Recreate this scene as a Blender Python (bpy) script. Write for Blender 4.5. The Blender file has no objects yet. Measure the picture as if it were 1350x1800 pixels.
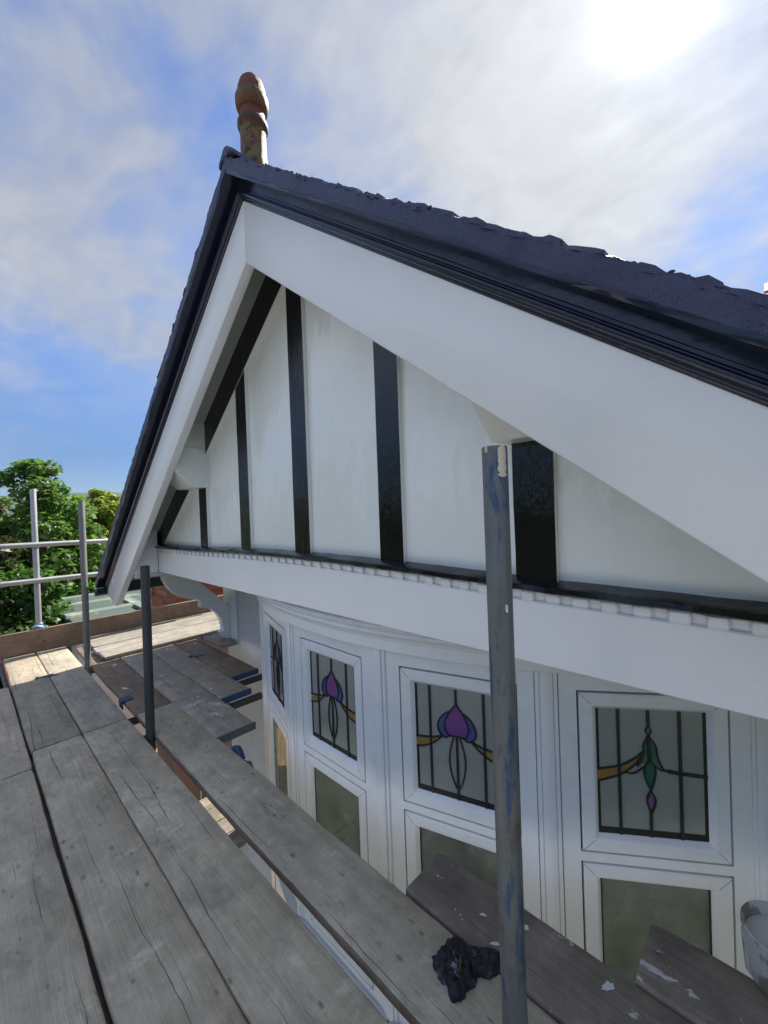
import bpy, bmesh, math, random
import numpy as np
from mathutils import Vector, Matrix, noise as mnoise

random.seed(7)
rng = np.random.default_rng(11)
R_ = math.radians
scene = bpy.context.scene
COL = scene.collection

# ------------------------------------------------------------------ camera
# world axes: +X along the gable front (to the right), +Y into the house, +Z up; the lens is at the origin
cam_d = bpy.data.cameras.new("camera")
cam = bpy.data.objects.new("camera", cam_d)
COL.objects.link(cam)
right = Vector((0.721, 0.692, -0.036)); down = Vector((-0.019, -0.033, -0.999)); fwd = Vector((-0.693, 0.721, -0.010))
fwd.normalize(); right = (right - fwd * right.dot(fwd)).normalized(); up = right.cross(fwd)
cam.matrix_world = Matrix(((right.x, up.x, -fwd.x, 0), (right.y, up.y, -fwd.y, 0), (right.z, up.z, -fwd.z, 0), (0, 0, 0, 1)))
cam_d.sensor_fit = 'HORIZONTAL'; cam_d.sensor_width = 36.0
cam_d.lens = 716.3 / 1350 * 36.0
cam_d.clip_start = 0.02; cam_d.clip_end = 6000
scene.camera = cam

# ------------------------------------------------------------------ light
SUN = Vector((-0.0995, 0.6985, 0.709)).normalized()
el = math.asin(SUN.z); az = math.atan2(SUN.x, SUN.y)
world = bpy.data.worlds.new("World"); scene.world = world; world.use_nodes = True
sun_d = bpy.data.lights.new("sun", 'SUN'); sun_d.energy = 2.0; sun_d.angle = R_(0.7); sun_d.color = (0.68, 0.638, 0.568)
sun = bpy.data.objects.new("sun", sun_d); COL.objects.link(sun)
sun.rotation_euler = SUN.to_track_quat('Z', 'Y').to_euler()
scene.view_settings.view_transform = 'Standard'; scene.view_settings.look = 'None'
scene.view_settings.gamma = 1.0; scene.view_settings.use_curve_mapping = False
scene.view_settings.exposure = 2.76
scene.cycles.max_bounces = 8; scene.cycles.transparent_max_bounces = 12
scene.cycles.use_denoising = True
scene.cycles.sample_clamp_indirect = 6.0

# ------------------------------------------------------------------ node helper
class N:
    def __init__(s, tree): s.t = tree; s.n = tree.nodes; s.l = tree.links
    def new(s, typ, **kw):
        nd = s.n.new(typ)
        for k, v in kw.items(): setattr(nd, k, v)
        return nd
    def put(s, sock, v):
        if v is None: return
        if isinstance(v, bpy.types.NodeSocket): s.l.new(v, sock)
        elif isinstance(v, (tuple, list)) and len(v) == 3 and sock.type == 'RGBA': sock.default_value = (*v, 1)
        else: sock.default_value = v
    def math(s, op, a, b=None, c=None, clamp=False):
        nd = s.new('ShaderNodeMath', operation=op, use_clamp=clamp)
        s.put(nd.inputs[0], a); s.put(nd.inputs[1], b)
        if c is not None: s.put(nd.inputs[2], c)
        return nd.outputs[0]
    def vmath(s, op, a, b=None):
        nd = s.new('ShaderNodeVectorMath', operation=op)
        s.put(nd.inputs[0], a)
        if b is not None: s.put(nd.inputs[3 if op == 'SCALE' else 1], b)
        return nd.outputs['Value'] if op in ('DOT_PRODUCT', 'LENGTH', 'DISTANCE') else nd.outputs[0]
    def mapping(s, vec, scale=(1, 1, 1), rot=(0, 0, 0), loc=(0, 0, 0)):
        nd = s.new('ShaderNodeMapping'); s.put(nd.inputs['Vector'], vec)
        nd.inputs['Scale'].default_value = scale; nd.inputs['Rotation'].default_value = rot; nd.inputs['Location'].default_value = loc
        return nd.outputs[0]
    def noise(s, vec, scale=5, detail=4, rough=0.55, dist=0.0):
        nd = s.new('ShaderNodeTexNoise'); s.put(nd.inputs['Vector'], vec)
        nd.inputs['Scale'].default_value = scale; nd.inputs['Detail'].default_value = detail
        nd.inputs['Roughness'].default_value = rough; nd.inputs['Distortion'].default_value = dist
        return nd.outputs[0]
    def voronoi(s, vec, scale=5, feature='F1', out='Distance', rand=1.0):
        nd = s.new('ShaderNodeTexVoronoi', feature=feature); s.put(nd.inputs['Vector'], vec)
        nd.inputs['Scale'].default_value = scale; nd.inputs['Randomness'].default_value = rand
        return nd.outputs[out]
    def ramp(s, fac, stops, interp='LINEAR'):
        nd = s.new('ShaderNodeValToRGB'); cr = nd.color_ramp; cr.interpolation = interp
        while len(cr.elements) < len(stops): cr.elements.new(0.5)
        for e, (p, c) in zip(cr.elements, stops):
            e.position = p; e.color = (*c, 1) if isinstance(c, (tuple, list)) else (c, c, c, 1)
        s.put(nd.inputs[0], fac); return nd.outputs[0]
    def mix(s, fac, a, b, blend='MIX'):
        nd = s.new('ShaderNodeMix', data_type='RGBA', blend_type=blend)
        s.put(nd.inputs[0], fac); s.put(nd.inputs[6], a); s.put(nd.inputs[7], b)
        return nd.outputs[2]
    def bump(s, h, strength=0.2, dist=0.01, normal=None):
        nd = s.new('ShaderNodeBump'); s.put(nd.inputs['Height'], h)
        nd.inputs['Strength'].default_value = strength; nd.inputs['Distance'].default_value = dist
        if normal is not None: s.put(nd.inputs['Normal'], normal)
        return nd.outputs[0]
    def coord(s, which='Object'):
        return s.new('ShaderNodeTexCoord').outputs[which]
    def rnd(s):
        return s.new('ShaderNodeObjectInfo').outputs['Random']

def material(name, fn=None, base=(0.5, 0.5, 0.5), rough=0.5, metal=0.0, spec=0.5):
    m = bpy.data.materials.new(name); m.use_nodes = True
    b = m.node_tree.nodes['Principled BSDF']
    b.inputs['Base Color'].default_value = (*base, 1); b.inputs['Roughness'].default_value = rough
    b.inputs['Metallic'].default_value = metal; b.inputs['Specular IOR Level'].default_value = spec
    if fn: fn(N(m.node_tree), b)
    return m

# ------------------------------------------------------------------ sky with thin broken cloud
def build_world(o1=(14.77, 13.3, 0), o2=(15.4, 28.0, 0)):
    nt = world.node_tree; w = N(nt)
    for x in list(w.n): w.n.remove(x)
    sky = w.new('ShaderNodeTexSky', sky_type='NISHITA')
    sky.sun_disc = False; sky.sun_elevation = el; sky.sun_rotation = az
    sky.air_density = 1.0; sky.dust_density = 0.15; sky.ozone_density = 1.6
    d = w.vmath('NORMALIZE', w.coord('Generated'))
    sep = w.new('ShaderNodeSeparateXYZ'); w.put(sep.inputs[0], d)
    dz = w.math('MAXIMUM', sep.outputs[2], 0.0)
    den = w.math('ADD', dz, 0.25)
    cmb = w.new('ShaderNodeCombineXYZ')
    w.put(cmb.inputs[0], w.math('DIVIDE', sep.outputs[0], den)); w.put(cmb.inputs[1], w.math('DIVIDE', sep.outputs[1], den))
    uv = cmb.outputs[0]
    big = w.noise(w.mapping(uv, (1.0, 0.8, 1), (0, 0, R_(35)), o1), 1.5, 5, 0.52, 0.35)
    wisp = w.noise(w.mapping(uv, (1.0, 1.9, 1), (0, 0, R_(-50)), o2), 3.2, 9, 0.60, 0.9)
    curd = w.noise(w.mapping(uv, (1, 1.25, 1), (0, 0, R_(15)), o2), 9.0, 6, 0.60, 0.4)
    cosang = w.vmath('DOT_PRODUCT', d, tuple(SUN))
    near = w.math('POWER', w.math('MAXIMUM', cosang, 0.0), 5.0)
    cov = w.math('ADD', w.math('MULTIPLY', big, 0.70), w.math('ADD', w.math('MULTIPLY', wisp, 0.20), w.math('MULTIPLY', curd, 0.10)))
    cov = w.math('ADD', cov, w.math('MULTIPLY', near, 0.125))
    mask = w.ramp(cov, [(0.40, 0.0), (0.49, 0.34), (0.56, 0.72), (0.66, 0.97)])
    veil = w.noise(w.mapping(uv, (1, 1.3, 1), (0, 0, R_(60)), o1), 2.1, 7, 0.58, 0.5)
    mask = w.math('MAXIMUM', mask, w.ramp(veil, [(0.40, 0.0), (0.64, 0.42)]))
    low = w.ramp(sep.outputs[2], [(0.0, 0.06), (0.14, 0.16), (0.36, 1.0)])
    mask = w.math('MULTIPLY', mask, low)
    core = w.math('POWER', w.math('MAXIMUM', cosang, 0.0), 34.0)
    disc = w.math('POWER', w.math('MAXIMUM', cosang, 0.0), 700.0)
    back = w.math('MULTIPLY', w.math('POWER', w.math('SUBTRACT', 0.5, w.math('MULTIPLY', cosang, 0.5)), 2.1), 4.0)  # brighter unseen cloud opposite the sun, added as fill for deck and facade
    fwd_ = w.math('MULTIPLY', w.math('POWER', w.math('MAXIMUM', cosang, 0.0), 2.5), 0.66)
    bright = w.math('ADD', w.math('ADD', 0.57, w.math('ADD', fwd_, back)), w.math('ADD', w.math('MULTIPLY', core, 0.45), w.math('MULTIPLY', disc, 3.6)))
    bright = w.math('MULTIPLY', bright, w.ramp(w.math('ADD', w.math('MULTIPLY', wisp, 0.6), w.math('MULTIPLY', curd, 0.4)), [(0.34, 0.86), (0.66, 1.10)]))
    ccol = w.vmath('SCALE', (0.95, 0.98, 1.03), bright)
    tone = w.ramp(sep.outputs[2], [(0.0, (0.070, 0.10, 0.170)), (0.13, (0.076, 0.115, 0.182)), (0.42, (0.20, 0.262, 0.36))])
    glow = w.math('SUBTRACT', 1.0, w.math('MULTIPLY', w.math('POWER', w.math('MAXIMUM', cosang, 0.0), 3.0), 0.25))
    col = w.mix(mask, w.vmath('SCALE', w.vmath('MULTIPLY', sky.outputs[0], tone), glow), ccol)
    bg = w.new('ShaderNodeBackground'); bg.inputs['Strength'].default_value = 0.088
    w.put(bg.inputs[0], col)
    out = w.new('ShaderNodeOutputWorld'); w.l.new(bg.outputs[0], out.inputs[0])
build_world()

# ------------------------------------------------------------------ mesh helpers
class Geo:
    def __init__(s): s.v = []; s.f = []; s.m = []
    def add(s, verts, faces, mi=0):
        o = len(s.v); s.v += [tuple(p) for p in verts]
        s.f += [tuple(i + o for i in f) for f in faces]; s.m += [mi] * len(faces)
    def box(s, x0, x1, y0, y1, z0, z1, mi=0):
        s.add([(x0, y0, z0), (x1, y0, z0), (x1, y1, z0), (x0, y1, z0), (x0, y0, z1), (x1, y0, z1), (x1, y1, z1), (x0, y1, z1)],
              [(0, 3, 2, 1), (4, 5, 6, 7), (0, 1, 5, 4), (1, 2, 6, 5), (2, 3, 7, 6), (3, 0, 4, 7)], mi)
    def prism(s, poly, a, b, ax='y', mi=0):
        n = len(poly)
        def P(p, t):
            return {'y': (p[0], t, p[1]), 'z': (p[0], p[1], t), 'x': (t, p[0], p[1])}[ax]
        s.add([P(p, a) for p in poly] + [P(p, b) for p in poly],
              [tuple(range(n)), tuple(range(2 * n - 1, n - 1, -1))] + [(i, (i + 1) % n, n + (i + 1) % n, n + i) for i in range(n)], mi)
    def rings(s, rings, cap=True, closed=True, mi=0):
        n = len(rings[0]); vs = [p for r in rings for p in r]; fs = []
        for k in range(len(rings) - 1):
            for i in range(n if closed else n - 1):
                j = (i + 1) % n
                fs.append((k * n + i, k * n + j, (k + 1) * n + j, (k + 1) * n + i))
        if cap and closed:
            fs.append(tuple(range(n - 1, -1, -1))); fs.append(tuple((len(rings) - 1) * n + i for i in range(n)))
        s.add(vs, fs, mi)
    def tube(s, a, b, r, n=16, r2=None, mi=0, cap=True):
        a = Vector(a); b = Vector(b); d = (b - a).normalized()
        u = d.orthogonal().normalized(); w = d.cross(u); r2 = r if r2 is None else r2
        s.rings([[p + (u * math.cos(t) + w * math.sin(t)) * rr for t in [2 * math.pi * i / n for i in range(n)]] for p, rr in ((a, r), (b, r2))], cap=cap, mi=mi)
    def path(s, pts, radii, n=8, mi=0):
        pts = [Vector(p) for p in pts]; rr = []
        u = None
        for i, p in enumerate(pts):
            d = (pts[min(i + 1, len(pts) - 1)] - pts[max(i - 1, 0)]).normalized()
            u = d.orthogonal().normalized() if u is None else (u - d * u.dot(d)).normalized()
            w = d.cross(u)
            rr.append([p + (u * math.cos(2 * math.pi * k / n) + w * math.sin(2 * math.pi * k / n)) * radii[i] for k in range(n)])
        s.rings(rr, mi=mi)
    def lathe(s, prof, c=(0, 0, 0), n=32, mi=0):
        s.rings([[(c[0] + r * math.cos(2 * math.pi * k / n), c[1] + r * math.sin(2 * math.pi * k / n), c[2] + z) for k in range(n)] for r, z in prof], mi=mi)

def obj(name, g, mats, parent=None, bevel=0.0, seg=1, smooth=None, loc=None, label=None, inv=True):
    me = bpy.data.meshes.new(name)
    me.from_pydata(g.v, [], g.f)
    mats = mats if isinstance(mats, (list, tuple)) else [mats]
    for m in mats: me.materials.append(m)
    if len(mats) > 1: me.polygons.foreach_set('material_index', g.m)
    bm = bmesh.new(); bm.from_mesh(me)
    bmesh.ops.recalc_face_normals(bm, faces=bm.faces)
    if bevel > 0:
        es = [e for e in bm.edges if len(e.link_faces) == 2 and e.calc_face_angle(0) > R_(28)]
        bmesh.ops.bevel(bm, geom=es, offset=bevel, segments=seg, affect='EDGES', clamp_overlap=True, profile=0.5)
    bm.to_mesh(me); bm.free()
    if smooth is not None:
        me.polygons.foreach_set('use_smooth', [True] * len(me.polygons))
        me.set_sharp_from_angle(angle=R_(smooth))
    me.update()
    o = bpy.data.objects.new(name, me); COL.objects.link(o)
    if loc is not None: o.location = loc
    if parent is not None: attach(o, parent, inv)
    if label: o['label'] = label
    return o

def wloc(o):
    p = Vector(o.location); q = o.parent
    # every parent here is only translated (thing Empties); parts keep world coordinates
    return p
def attach(o, parent, inv=True):
    o.parent = parent
    if inv:
        base = parent.get('_base')
        if parent.type == 'EMPTY': o.matrix_parent_inverse = Matrix.Translation(-Vector(parent.location))
def thing(name, label, cat, loc=(0, 0, 0), group=None, rot=None):
    o = bpy.data.objects.new(name, None); COL.objects.link(o); o.location = loc
    o.empty_display_size = 0.1
    if rot is not None: o.rotation_euler = rot
    return tag(o, label, cat, group)
def tag(o, label=None, cat=None, group=None, kind=None):
    if label: o['label'] = label
    if cat: o['category'] = cat
    if group: o['group'] = group
    if kind: o['kind'] = kind
    return o

# ------------------------------------------------------------------ materials
def brushed(name, base, rough, rot, strength=0.25, wave=0.35, tint=None):
    def fn(n, b):
        c = n.coord('Object')
        streak = n.noise(n.mapping(c, (7, 60, 190), rot), 1.0, 5, 0.65)
        lumps = n.noise(c, 7, 3, 0.5)
        h = n.math('ADD', n.math('MULTIPLY', streak, 0.45), n.math('MULTIPLY', lumps, wave))
        n.put(b.inputs['Normal'], n.bump(h, strength, 0.006))
        big = n.noise(c, 1.7, 5, 0.6)
        n.put(b.inputs['Base Color'], n.mix(n.ramp(big, [(0.35, 0.0), (0.7, 1.0)]), base, tint or tuple(x * 0.94 for x in base)))
        n.put(b.inputs['Roughness'], n.ramp(big, [(0.3, rough * 0.8), (0.7, rough * 1.3)]))
    return material(name, fn)
TH = math.atan(0.745)
M_white_l = brushed('white_gloss_left', (0.82, 0.82, 0.83), 0.22, (0, -TH, 0), 0.10)
M_white_r = brushed('white_gloss_right', (0.82, 0.82, 0.83), 0.22, (0, TH, 0), 0.34)
M_white_h = brushed('white_gloss_flat', (0.82, 0.82, 0.83), 0.16, (0, 0, 0), 0.22)
M_white_v = brushed('white_gloss_upright', (0.79, 0.80, 0.78), 0.24, (0, R_(90), 0), 0.2)
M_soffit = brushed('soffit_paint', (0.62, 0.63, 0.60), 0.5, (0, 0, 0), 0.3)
def f_panel(n, b):
    c = n.coord('Object')
    lump = n.noise(n.mapping(c, (1, 1, 0.6)), 4.5, 3, 0.5); fine = n.noise(n.mapping(c, (26, 26, 10)), 1, 3, 0.55)
    n.put(b.inputs['Normal'], n.bump(n.math('ADD', n.math('MULTIPLY', lump, 1.0), n.math('MULTIPLY', fine, 0.10)), 0.55, 0.03))
    n.put(b.inputs['Base Color'], n.mix(n.ramp(n.noise(c, 1.3, 5, 0.6), [(0.35, 0.0), (0.65, 1.0)]), (0.83, 0.84, 0.82), (0.79, 0.81, 0.78)))
M_panel = material('gloss_render', f_panel, rough=0.09, spec=0.75)
def f_black(n, b):
    c = n.coord('Object')
    st = n.noise(n.mapping(c, (70, 40, 7)), 1.0, 4, 0.65); lump = n.noise(c, 11, 3, 0.6)
    n.put(b.inputs['Normal'], n.bump(n.math('ADD', n.math('MULTIPLY', st, 0.6), n.math('MULTIPLY', lump, 0.6)), 0.34, 0.012))
M_black = material('black_gloss_paint', f_black, base=(0.006, 0.006, 0.009), rough=0.12, spec=0.5)
def f_mould(n, b):
    c = n.coord('Object')
    n.put(b.inputs['Normal'], n.bump(n.noise(n.mapping(c, (6, 40, 40)), 1, 3, 0.5), 0.12, 0.01))
M_mould = material('black_gloss_moulding', f_mould, base=(0.012, 0.016, 0.036), rough=0.2, spec=0.5)
def f_mortar(n, b):
    c = n.coord('Object')
    a = n.noise(c, 28, 6, 0.65); e = n.noise(c, 130, 3, 0.6)
    n.put(b.inputs['Normal'], n.bump(n.math('ADD', a, n.math('MULTIPLY', e, 0.5)), 1.0, 0.016))
    n.put(b.inputs['Base Color'], n.ramp(n.noise(c, 6, 4, 0.6), [(0.3, (0.045, 0.052, 0.105)), (0.7, (0.070, 0.078, 0.150))]))
M_mortar = material('black_painted_mortar', f_mortar, rough=0.42)
def f_tile(n, b):
    c = n.coord('Object'); r = n.rnd()
    base = n.ramp(n.math('ADD', n.noise(c, 22, 5, 0.65), n.math('MULTIPLY', n.math('SUBTRACT', r, 0.5), 0.3)),
                  [(0.3, (0.030, 0.026, 0.024)), (0.55, (0.085, 0.055, 0.042)), (0.75, (0.16, 0.11, 0.08))])
    moss = n.ramp(n.noise(c, 14, 5, 0.7), [(0.52, 0.0), (0.62, 1.0)])
    n.put(b.inputs['Base Color'], n.mix(moss, base, (0.075, 0.085, 0.028)))
    n.put(b.inputs['Normal'], n.bump(n.noise(c, 60, 5, 0.7), 0.6, 0.01))
M_tile = material('mossy_clay_tile', f_tile, rough=0.8)
def f_redtile(n, b):
    c = n.coord('Object')
    n.put(b.inputs['Base Color'], n.mix(n.noise(c, 9, 5, 0.6), (0.22, 0.075, 0.045), (0.34, 0.14, 0.09)))
M_redtile = material('red_clay_tile', f_redtile, rough=0.75)
def f_terra(n, b):
    c = n.coord('Object'); sp = n.new('ShaderNodeSeparateXYZ'); n.put(sp.inputs[0], c); z = sp.outputs[2]
    base = n.mix(n.noise(c, 14, 5, 0.6), (0.095, 0.022, 0.014), (0.24, 0.068, 0.038))
    lich = n.ramp(n.noise(c, 34, 6, 0.74), [(0.43, 0.0), (0.52, 0.9)])
    shaft = n.ramp(n.math('ADD', z, n.math('MULTIPLY', n.math('SUBTRACT', n.noise(c, 16, 4), 0.5), 0.16)), [(0.150, 1.0), (0.185, 0.12), (0.245, 0.08), (0.285, 0.75), (0.33, 0.1)])
    col = n.mix(n.math('MULTIPLY', lich, shaft), base, (0.17, 0.15, 0.045))
    dark = n.ramp(n.noise(n.mapping(c, (1, 1, 1), (0, 0, 0), (9, 4, 7)), 24, 6, 0.74), [(0.50, 0.0), (0.60, 0.9)])
    col = n.mix(n.math('MULTIPLY', dark, n.math('ADD', 0.25, shaft)), col, (0.030, 0.028, 0.016))
    ring = n.math('COMPARE', z, 0.186, 0.014); col = n.mix(n.math('MULTIPLY', ring, 0.8), col, (0.045, 0.030, 0.020))
    n.put(b.inputs['Base Color'], col)
    n.put(b.inputs['Normal'], n.bump(n.noise(c, 60, 6, 0.75), 0.8, 0.012))
M_terra = material('weathered_terracotta', f_terra, rough=0.55)
def f_upvc(n, b):
    c = n.coord('Object')
    dirt = n.ramp(n.noise(c, 9, 6, 0.65), [(0.48, 0.0), (0.75, 0.5)])
    n.put(b.inputs['Base Color'], n.mix(dirt, (0.86, 0.86, 0.88), (0.72, 0.72, 0.71)))
    n.put(b.inputs['Normal'], n.bump(n.noise(n.mapping(c, (60, 60, 400)), 1, 2, 0.5), 0.04, 0.004))
M_upvc = material('white_upvc', f_upvc, rough=0.3)
M_gasket = material('black_gasket', base=(0.012, 0.012, 0.013), rough=0.5)
M_lead = material('lead_came', base=(0.035, 0.034, 0.036), rough=0.42, metal=0.3)
def f_obscure(n, b):
    c = n.coord('Object')
    n.put(b.inputs['Base Color'], n.mix(n.noise(c, 4, 4, 0.5), (0.24, 0.25, 0.225), (0.37, 0.385, 0.35)))
    n.put(b.inputs['Normal'], n.bump(n.noise(c, 14, 4, 0.6), 0.16, 0.006))
    b.inputs['Coat Weight'].default_value = 1.0; b.inputs['Coat Roughness'].default_value = 0.05
M_obscure = material('obscured_glass', f_obscure, rough=0.35)
def stained(name, col):
    def fn(n, b):
        c = n.coord('Object')
        n.put(b.inputs['Base Color'], n.mix(n.noise(c, 30, 3, 0.6), col, tuple(x * 0.72 for x in col)))
        b.inputs['Coat Weight'].default_value = 1.0; b.inputs['Coat Roughness'].default_value = 0.06
    return material(name, fn, rough=0.3)
M_purple = stained('purple_glass', (0.21, 0.055, 0.29)); M_blue = stained('blue_glass', (0.055, 0.095, 0.32))
M_amber = stained('amber_glass', (0.36, 0.21, 0.045)); M_green = stained('green_glass', (0.03, 0.17, 0.075))
M_emerald = stained('emerald_glass', (0.01, 0.15, 0.09)); M_pink = stained('pink_glass', (0.26, 0.12, 0.27))
def clear_glass():
    m = bpy.data.materials.new('window_glass'); m.use_nodes = True; n = N(m.node_tree)
    for x in list(n.n): n.n.remove(x)
    tr = n.new('ShaderNodeBsdfTransparent'); tr.inputs[0].default_value = (0.80, 0.84, 0.78, 1)
    gl = n.new('ShaderNodeBsdfGlossy'); gl.inputs['Roughness'].default_value = 0.01; gl.inputs[0].default_value = (0.9, 0.92, 0.9, 1)
    fr = n.new('ShaderNodeFresnel'); fr.inputs[0].default_value = 1.7
    mx = n.new('ShaderNodeMixShader'); n.l.new(fr.outputs[0], mx.inputs[0]); n.l.new(tr.outputs[0], mx.inputs[1]); n.l.new(gl.outputs[0], mx.inputs[2])
    df = n.new('ShaderNodeBsdfDiffuse'); df.inputs[0].default_value = (0.44, 0.46, 0.42, 1)
    refl_film = n.ramp(n.noise(n.coord('Object'), 4.5, 6, 0.65), [(0.32, 0.10), (0.68, 0.50)])  # pale dust film, its patches also standing in for reflections on the panes
    m2 = n.new('ShaderNodeMixShader'); n.put(m2.inputs[0], refl_film); n.l.new(mx.outputs[0], m2.inputs[1]); n.l.new(df.outputs[0], m2.inputs[2])
    o = n.new('ShaderNodeOutputMaterial'); n.l.new(m2.outputs[0], o.inputs[0]); return m
M_glass = clear_glass()
M_room = material('dim_room', base=(0.42, 0.42, 0.36), rough=0.9)
def f_curtain(n, b):
    n.put(b.inputs['Base Color'], n.mix(n.noise(n.coord('Object'), 3, 4, 0.5), (0.66, 0.66, 0.50), (0.48, 0.50, 0.38)))
M_curtain = material('curtain_cloth', f_curtain, rough=0.9)
def f_dash(n, b):
    c = n.coord('Object')
    v = n.voronoi(c, 95, 'SMOOTH_F1'); a = n.noise(c, 55, 4, 0.6)
    n.put(b.inputs['Normal'], n.bump(n.math('ADD', n.math('MULTIPLY', v, -1.3), n.math('MULTIPLY', a, 0.8)), 0.9, 0.012))
    n.put(b.inputs['Base Color'], n.mix(n.ramp(n.noise(c, 2.2, 5, 0.6), [(0.4, 0.0), (0.75, 1.0)]), (0.76, 0.75, 0.79), (0.66, 0.64, 0.62)))
M_dash = material('white_pebbledash', f_dash, rough=0.6)
def wood(name, dark, light, splat=0.0, stain=0.5, along=(1.0, 1.0)):
    def fn(n, b):
        c0 = n.coord('Object'); r = n.rnd()
        off = n.new('ShaderNodeCombineXYZ')
        n.put(off.inputs[0], n.math('MULTIPLY', r, 37.0)); n.put(off.inputs[1], n.math('MULTIPLY', r, 91.0)); n.put(off.inputs[2], n.math('MULTIPLY', r, 13.0))
        c = n.vmath('ADD', c0, off.outputs[0])
        warp = n.noise(n.mapping(c, (1.1, 5, 5)), 1.0, 3, 0.5)
        cw = n.new('ShaderNodeCombineXYZ'); n.put(cw.inputs[1], n.math('MULTIPLY', warp, 0.045))
        cg = n.vmath('ADD', c, cw.outputs[0])
        grain = n.noise(n.mapping(cg, (1.2, 55, 55)), 1.0, 5, 0.62)
        fine = n.noise(n.mapping(cg, (5, 260, 260)), 1.0, 4, 0.6)
        patch = n.noise(c, 3.0, 6, 0.62)
        f = n.math('ADD', n.math('MULTIPLY', grain, 0.18), n.math('ADD', n.math('MULTIPLY', fine, 0.17), n.math('MULTIPLY', patch, 0.65)))
        col = n.ramp(f, [(0.40, dark), (0.60, light)])
        mott = n.noise(n.mapping(c, (12, 15, 15)), 1.0, 8, 0.76)
        col = n.mix(n.ramp(mott, [(0.42, 0.0), (0.62, 0.46)]), col, tuple(x * 0.62 for x in dark))
        late = n.noise(n.mapping(cg, (0.7, 95, 95)), 1.0, 3, 0.6)
        col = n.mix(n.ramp(late, [(0.56, 0.0), (0.68, 0.20)]), col, tuple(x * 0.5 for x in dark))
        hue = n.math('FRACT', n.math('MULTIPLY', r, 17.3))
        col = n.mix(n.math('MULTIPLY', hue, 0.38), col, n.mix(1.0, col, (1.08, 0.94, 0.78), 'MULTIPLY'))
        tone = n.math('ADD', 0.88, n.math('MULTIPLY', r, 0.34))
        col = n.mix(1.0, col, n.vmath('SCALE', (1, 1, 1), tone), 'MULTIPLY')
        # footmarks, damp and dirt
        st = n.ramp(n.noise(n.mapping(c, (4.0, 7, 7)), 1.0, 6, 0.68, 0.6), [(0.53, 0.0), (0.68, stain)])
        col = n.mix(st, col, tuple(x * 0.42 for x in dark))
        spk = n.ramp(n.voronoi(n.mapping(c, (7, 13, 13)), 1.0), [(0.05, 1.0), (0.12, 0.0)])
        spk = n.math('MULTIPLY', spk, n.ramp(n.noise(c, 2.1, 3), [(0.42, 0.0), (0.55, 0.75)]))
        col = n.mix(spk, col, tuple(x * 0.3 for x in dark))
        nk = n.ramp(n.voronoi(n.mapping(c, (13, 30, 30), (0, 0, R_(35))), 1.0), [(0.07, 1.0), (0.19, 0.0)])
        nk = n.math('MULTIPLY', nk, n.ramp(n.noise(n.mapping(c, (1, 1, 1), (0, 0, 0), (4, 4, 4)), 5.0, 4, 0.65), [(0.49, 0.0), (0.57, 0.78)]))
        col = n.mix(nk, col, tuple(x * 0.25 for x in dark))
        smd = n.ramp(n.noise(n.mapping(c, (1.6, 2.2, 2), (0, 0, R_(20)), (6, 3, 1)), 1.0, 7, 0.7), [(0.35, 0.0), (0.5, 0.35), (0.62, 0.0)])
        col = n.mix(smd, col, tuple(x * 0.7 for x in dark))
        # drying cracks along the grain
        sep = n.new('ShaderNodeSeparateXYZ'); n.put(sep.inputs[0], c0)
        crack = None
        for i in range(4):
            yk = n.math('MULTIPLY', n.math('SUBTRACT', n.math('FRACT', n.math('MULTIPLY', r, 7.31 + 5.17 * i)), 0.5), 0.20)
            cx = n.new('ShaderNodeCombineXYZ'); n.put(cx.inputs[0], sep.outputs[0]); n.put(cx.inputs[1], n.math('ADD', n.math('MULTIPLY', r, 43.0), 3.7 * i))
            w1 = n.math('MULTIPLY', n.math('SUBTRACT', n.noise(cx.outputs[0], 1.3, 2, 0.5), 0.5), 0.075)
            w2 = n.math('MULTIPLY', n.math('SUBTRACT', n.noise(cx.outputs[0], 11.0, 3, 0.6), 0.5), 0.012)
            dd = n.math('ABSOLUTE', n.math('SUBTRACT', n.math('SUBTRACT', sep.outputs[1], yk), n.math('ADD', w1, w2)))
            wd = n.ramp(n.noise(n.mapping(cx.outputs[0], (1, 1, 1), (0, 0, 0), (5, 2, 0)), 1.6, 3, 0.6), [(0.50, 0.0), (0.64, 0.0017 if i < 2 else 0.0010)])
            ln = n.math('LESS_THAN', dd, wd)
            crack = ln if crack is None else n.math('MAXIMUM', crack, ln)
        col = n.mix(n.math('MULTIPLY', crack, 0.85), col, tuple(x * 0.16 for x in dark))
        # pale scuffs
        sc = n.ramp(n.noise(n.mapping(c, (9, 5, 5), (0, 0, R_(25)), (7, 1, 2)), 1.0, 6, 0.7), [(0.62, 0.0), (0.71, 0.38)])
        col = n.mix(sc, col, tuple(min(1, x * 1.5) for x in light))
        if splat > 0:
            sp = n.ramp(n.noise(n.mapping(c, (9, 15, 15), (0, 0, R_(30)), (1, 4, 6)), 1.0, 5, 0.62, 0.4), [(0.70 - 0.09 * splat, 0.0), (0.715 - 0.09 * splat, 0.8)])
            dots = n.ramp(n.voronoi(n.mapping(c, (16, 22, 22)), 1.0), [(0.05, 0.9), (0.075, 0.0)])
            dots = n.math('MULTIPLY', dots, n.ramp(n.noise(c, 5, 3), [(0.5, 0.0), (0.55, 1.0)]))
            col = n.mix(n.math('MAXIMUM', sp, dots), col, (0.66, 0.66, 0.66))
        n.put(b.inputs['Base Color'], col)
        h = n.math('ADD', n.math('MULTIPLY', grain, 0.5), n.math('ADD', n.math('MULTIPLY', fine, 0.35), n.math('MULTIPLY', patch, 0.5)))
        h = n.math('SUBTRACT', h, n.math('MULTIPLY', crack, 0.9))
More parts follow.
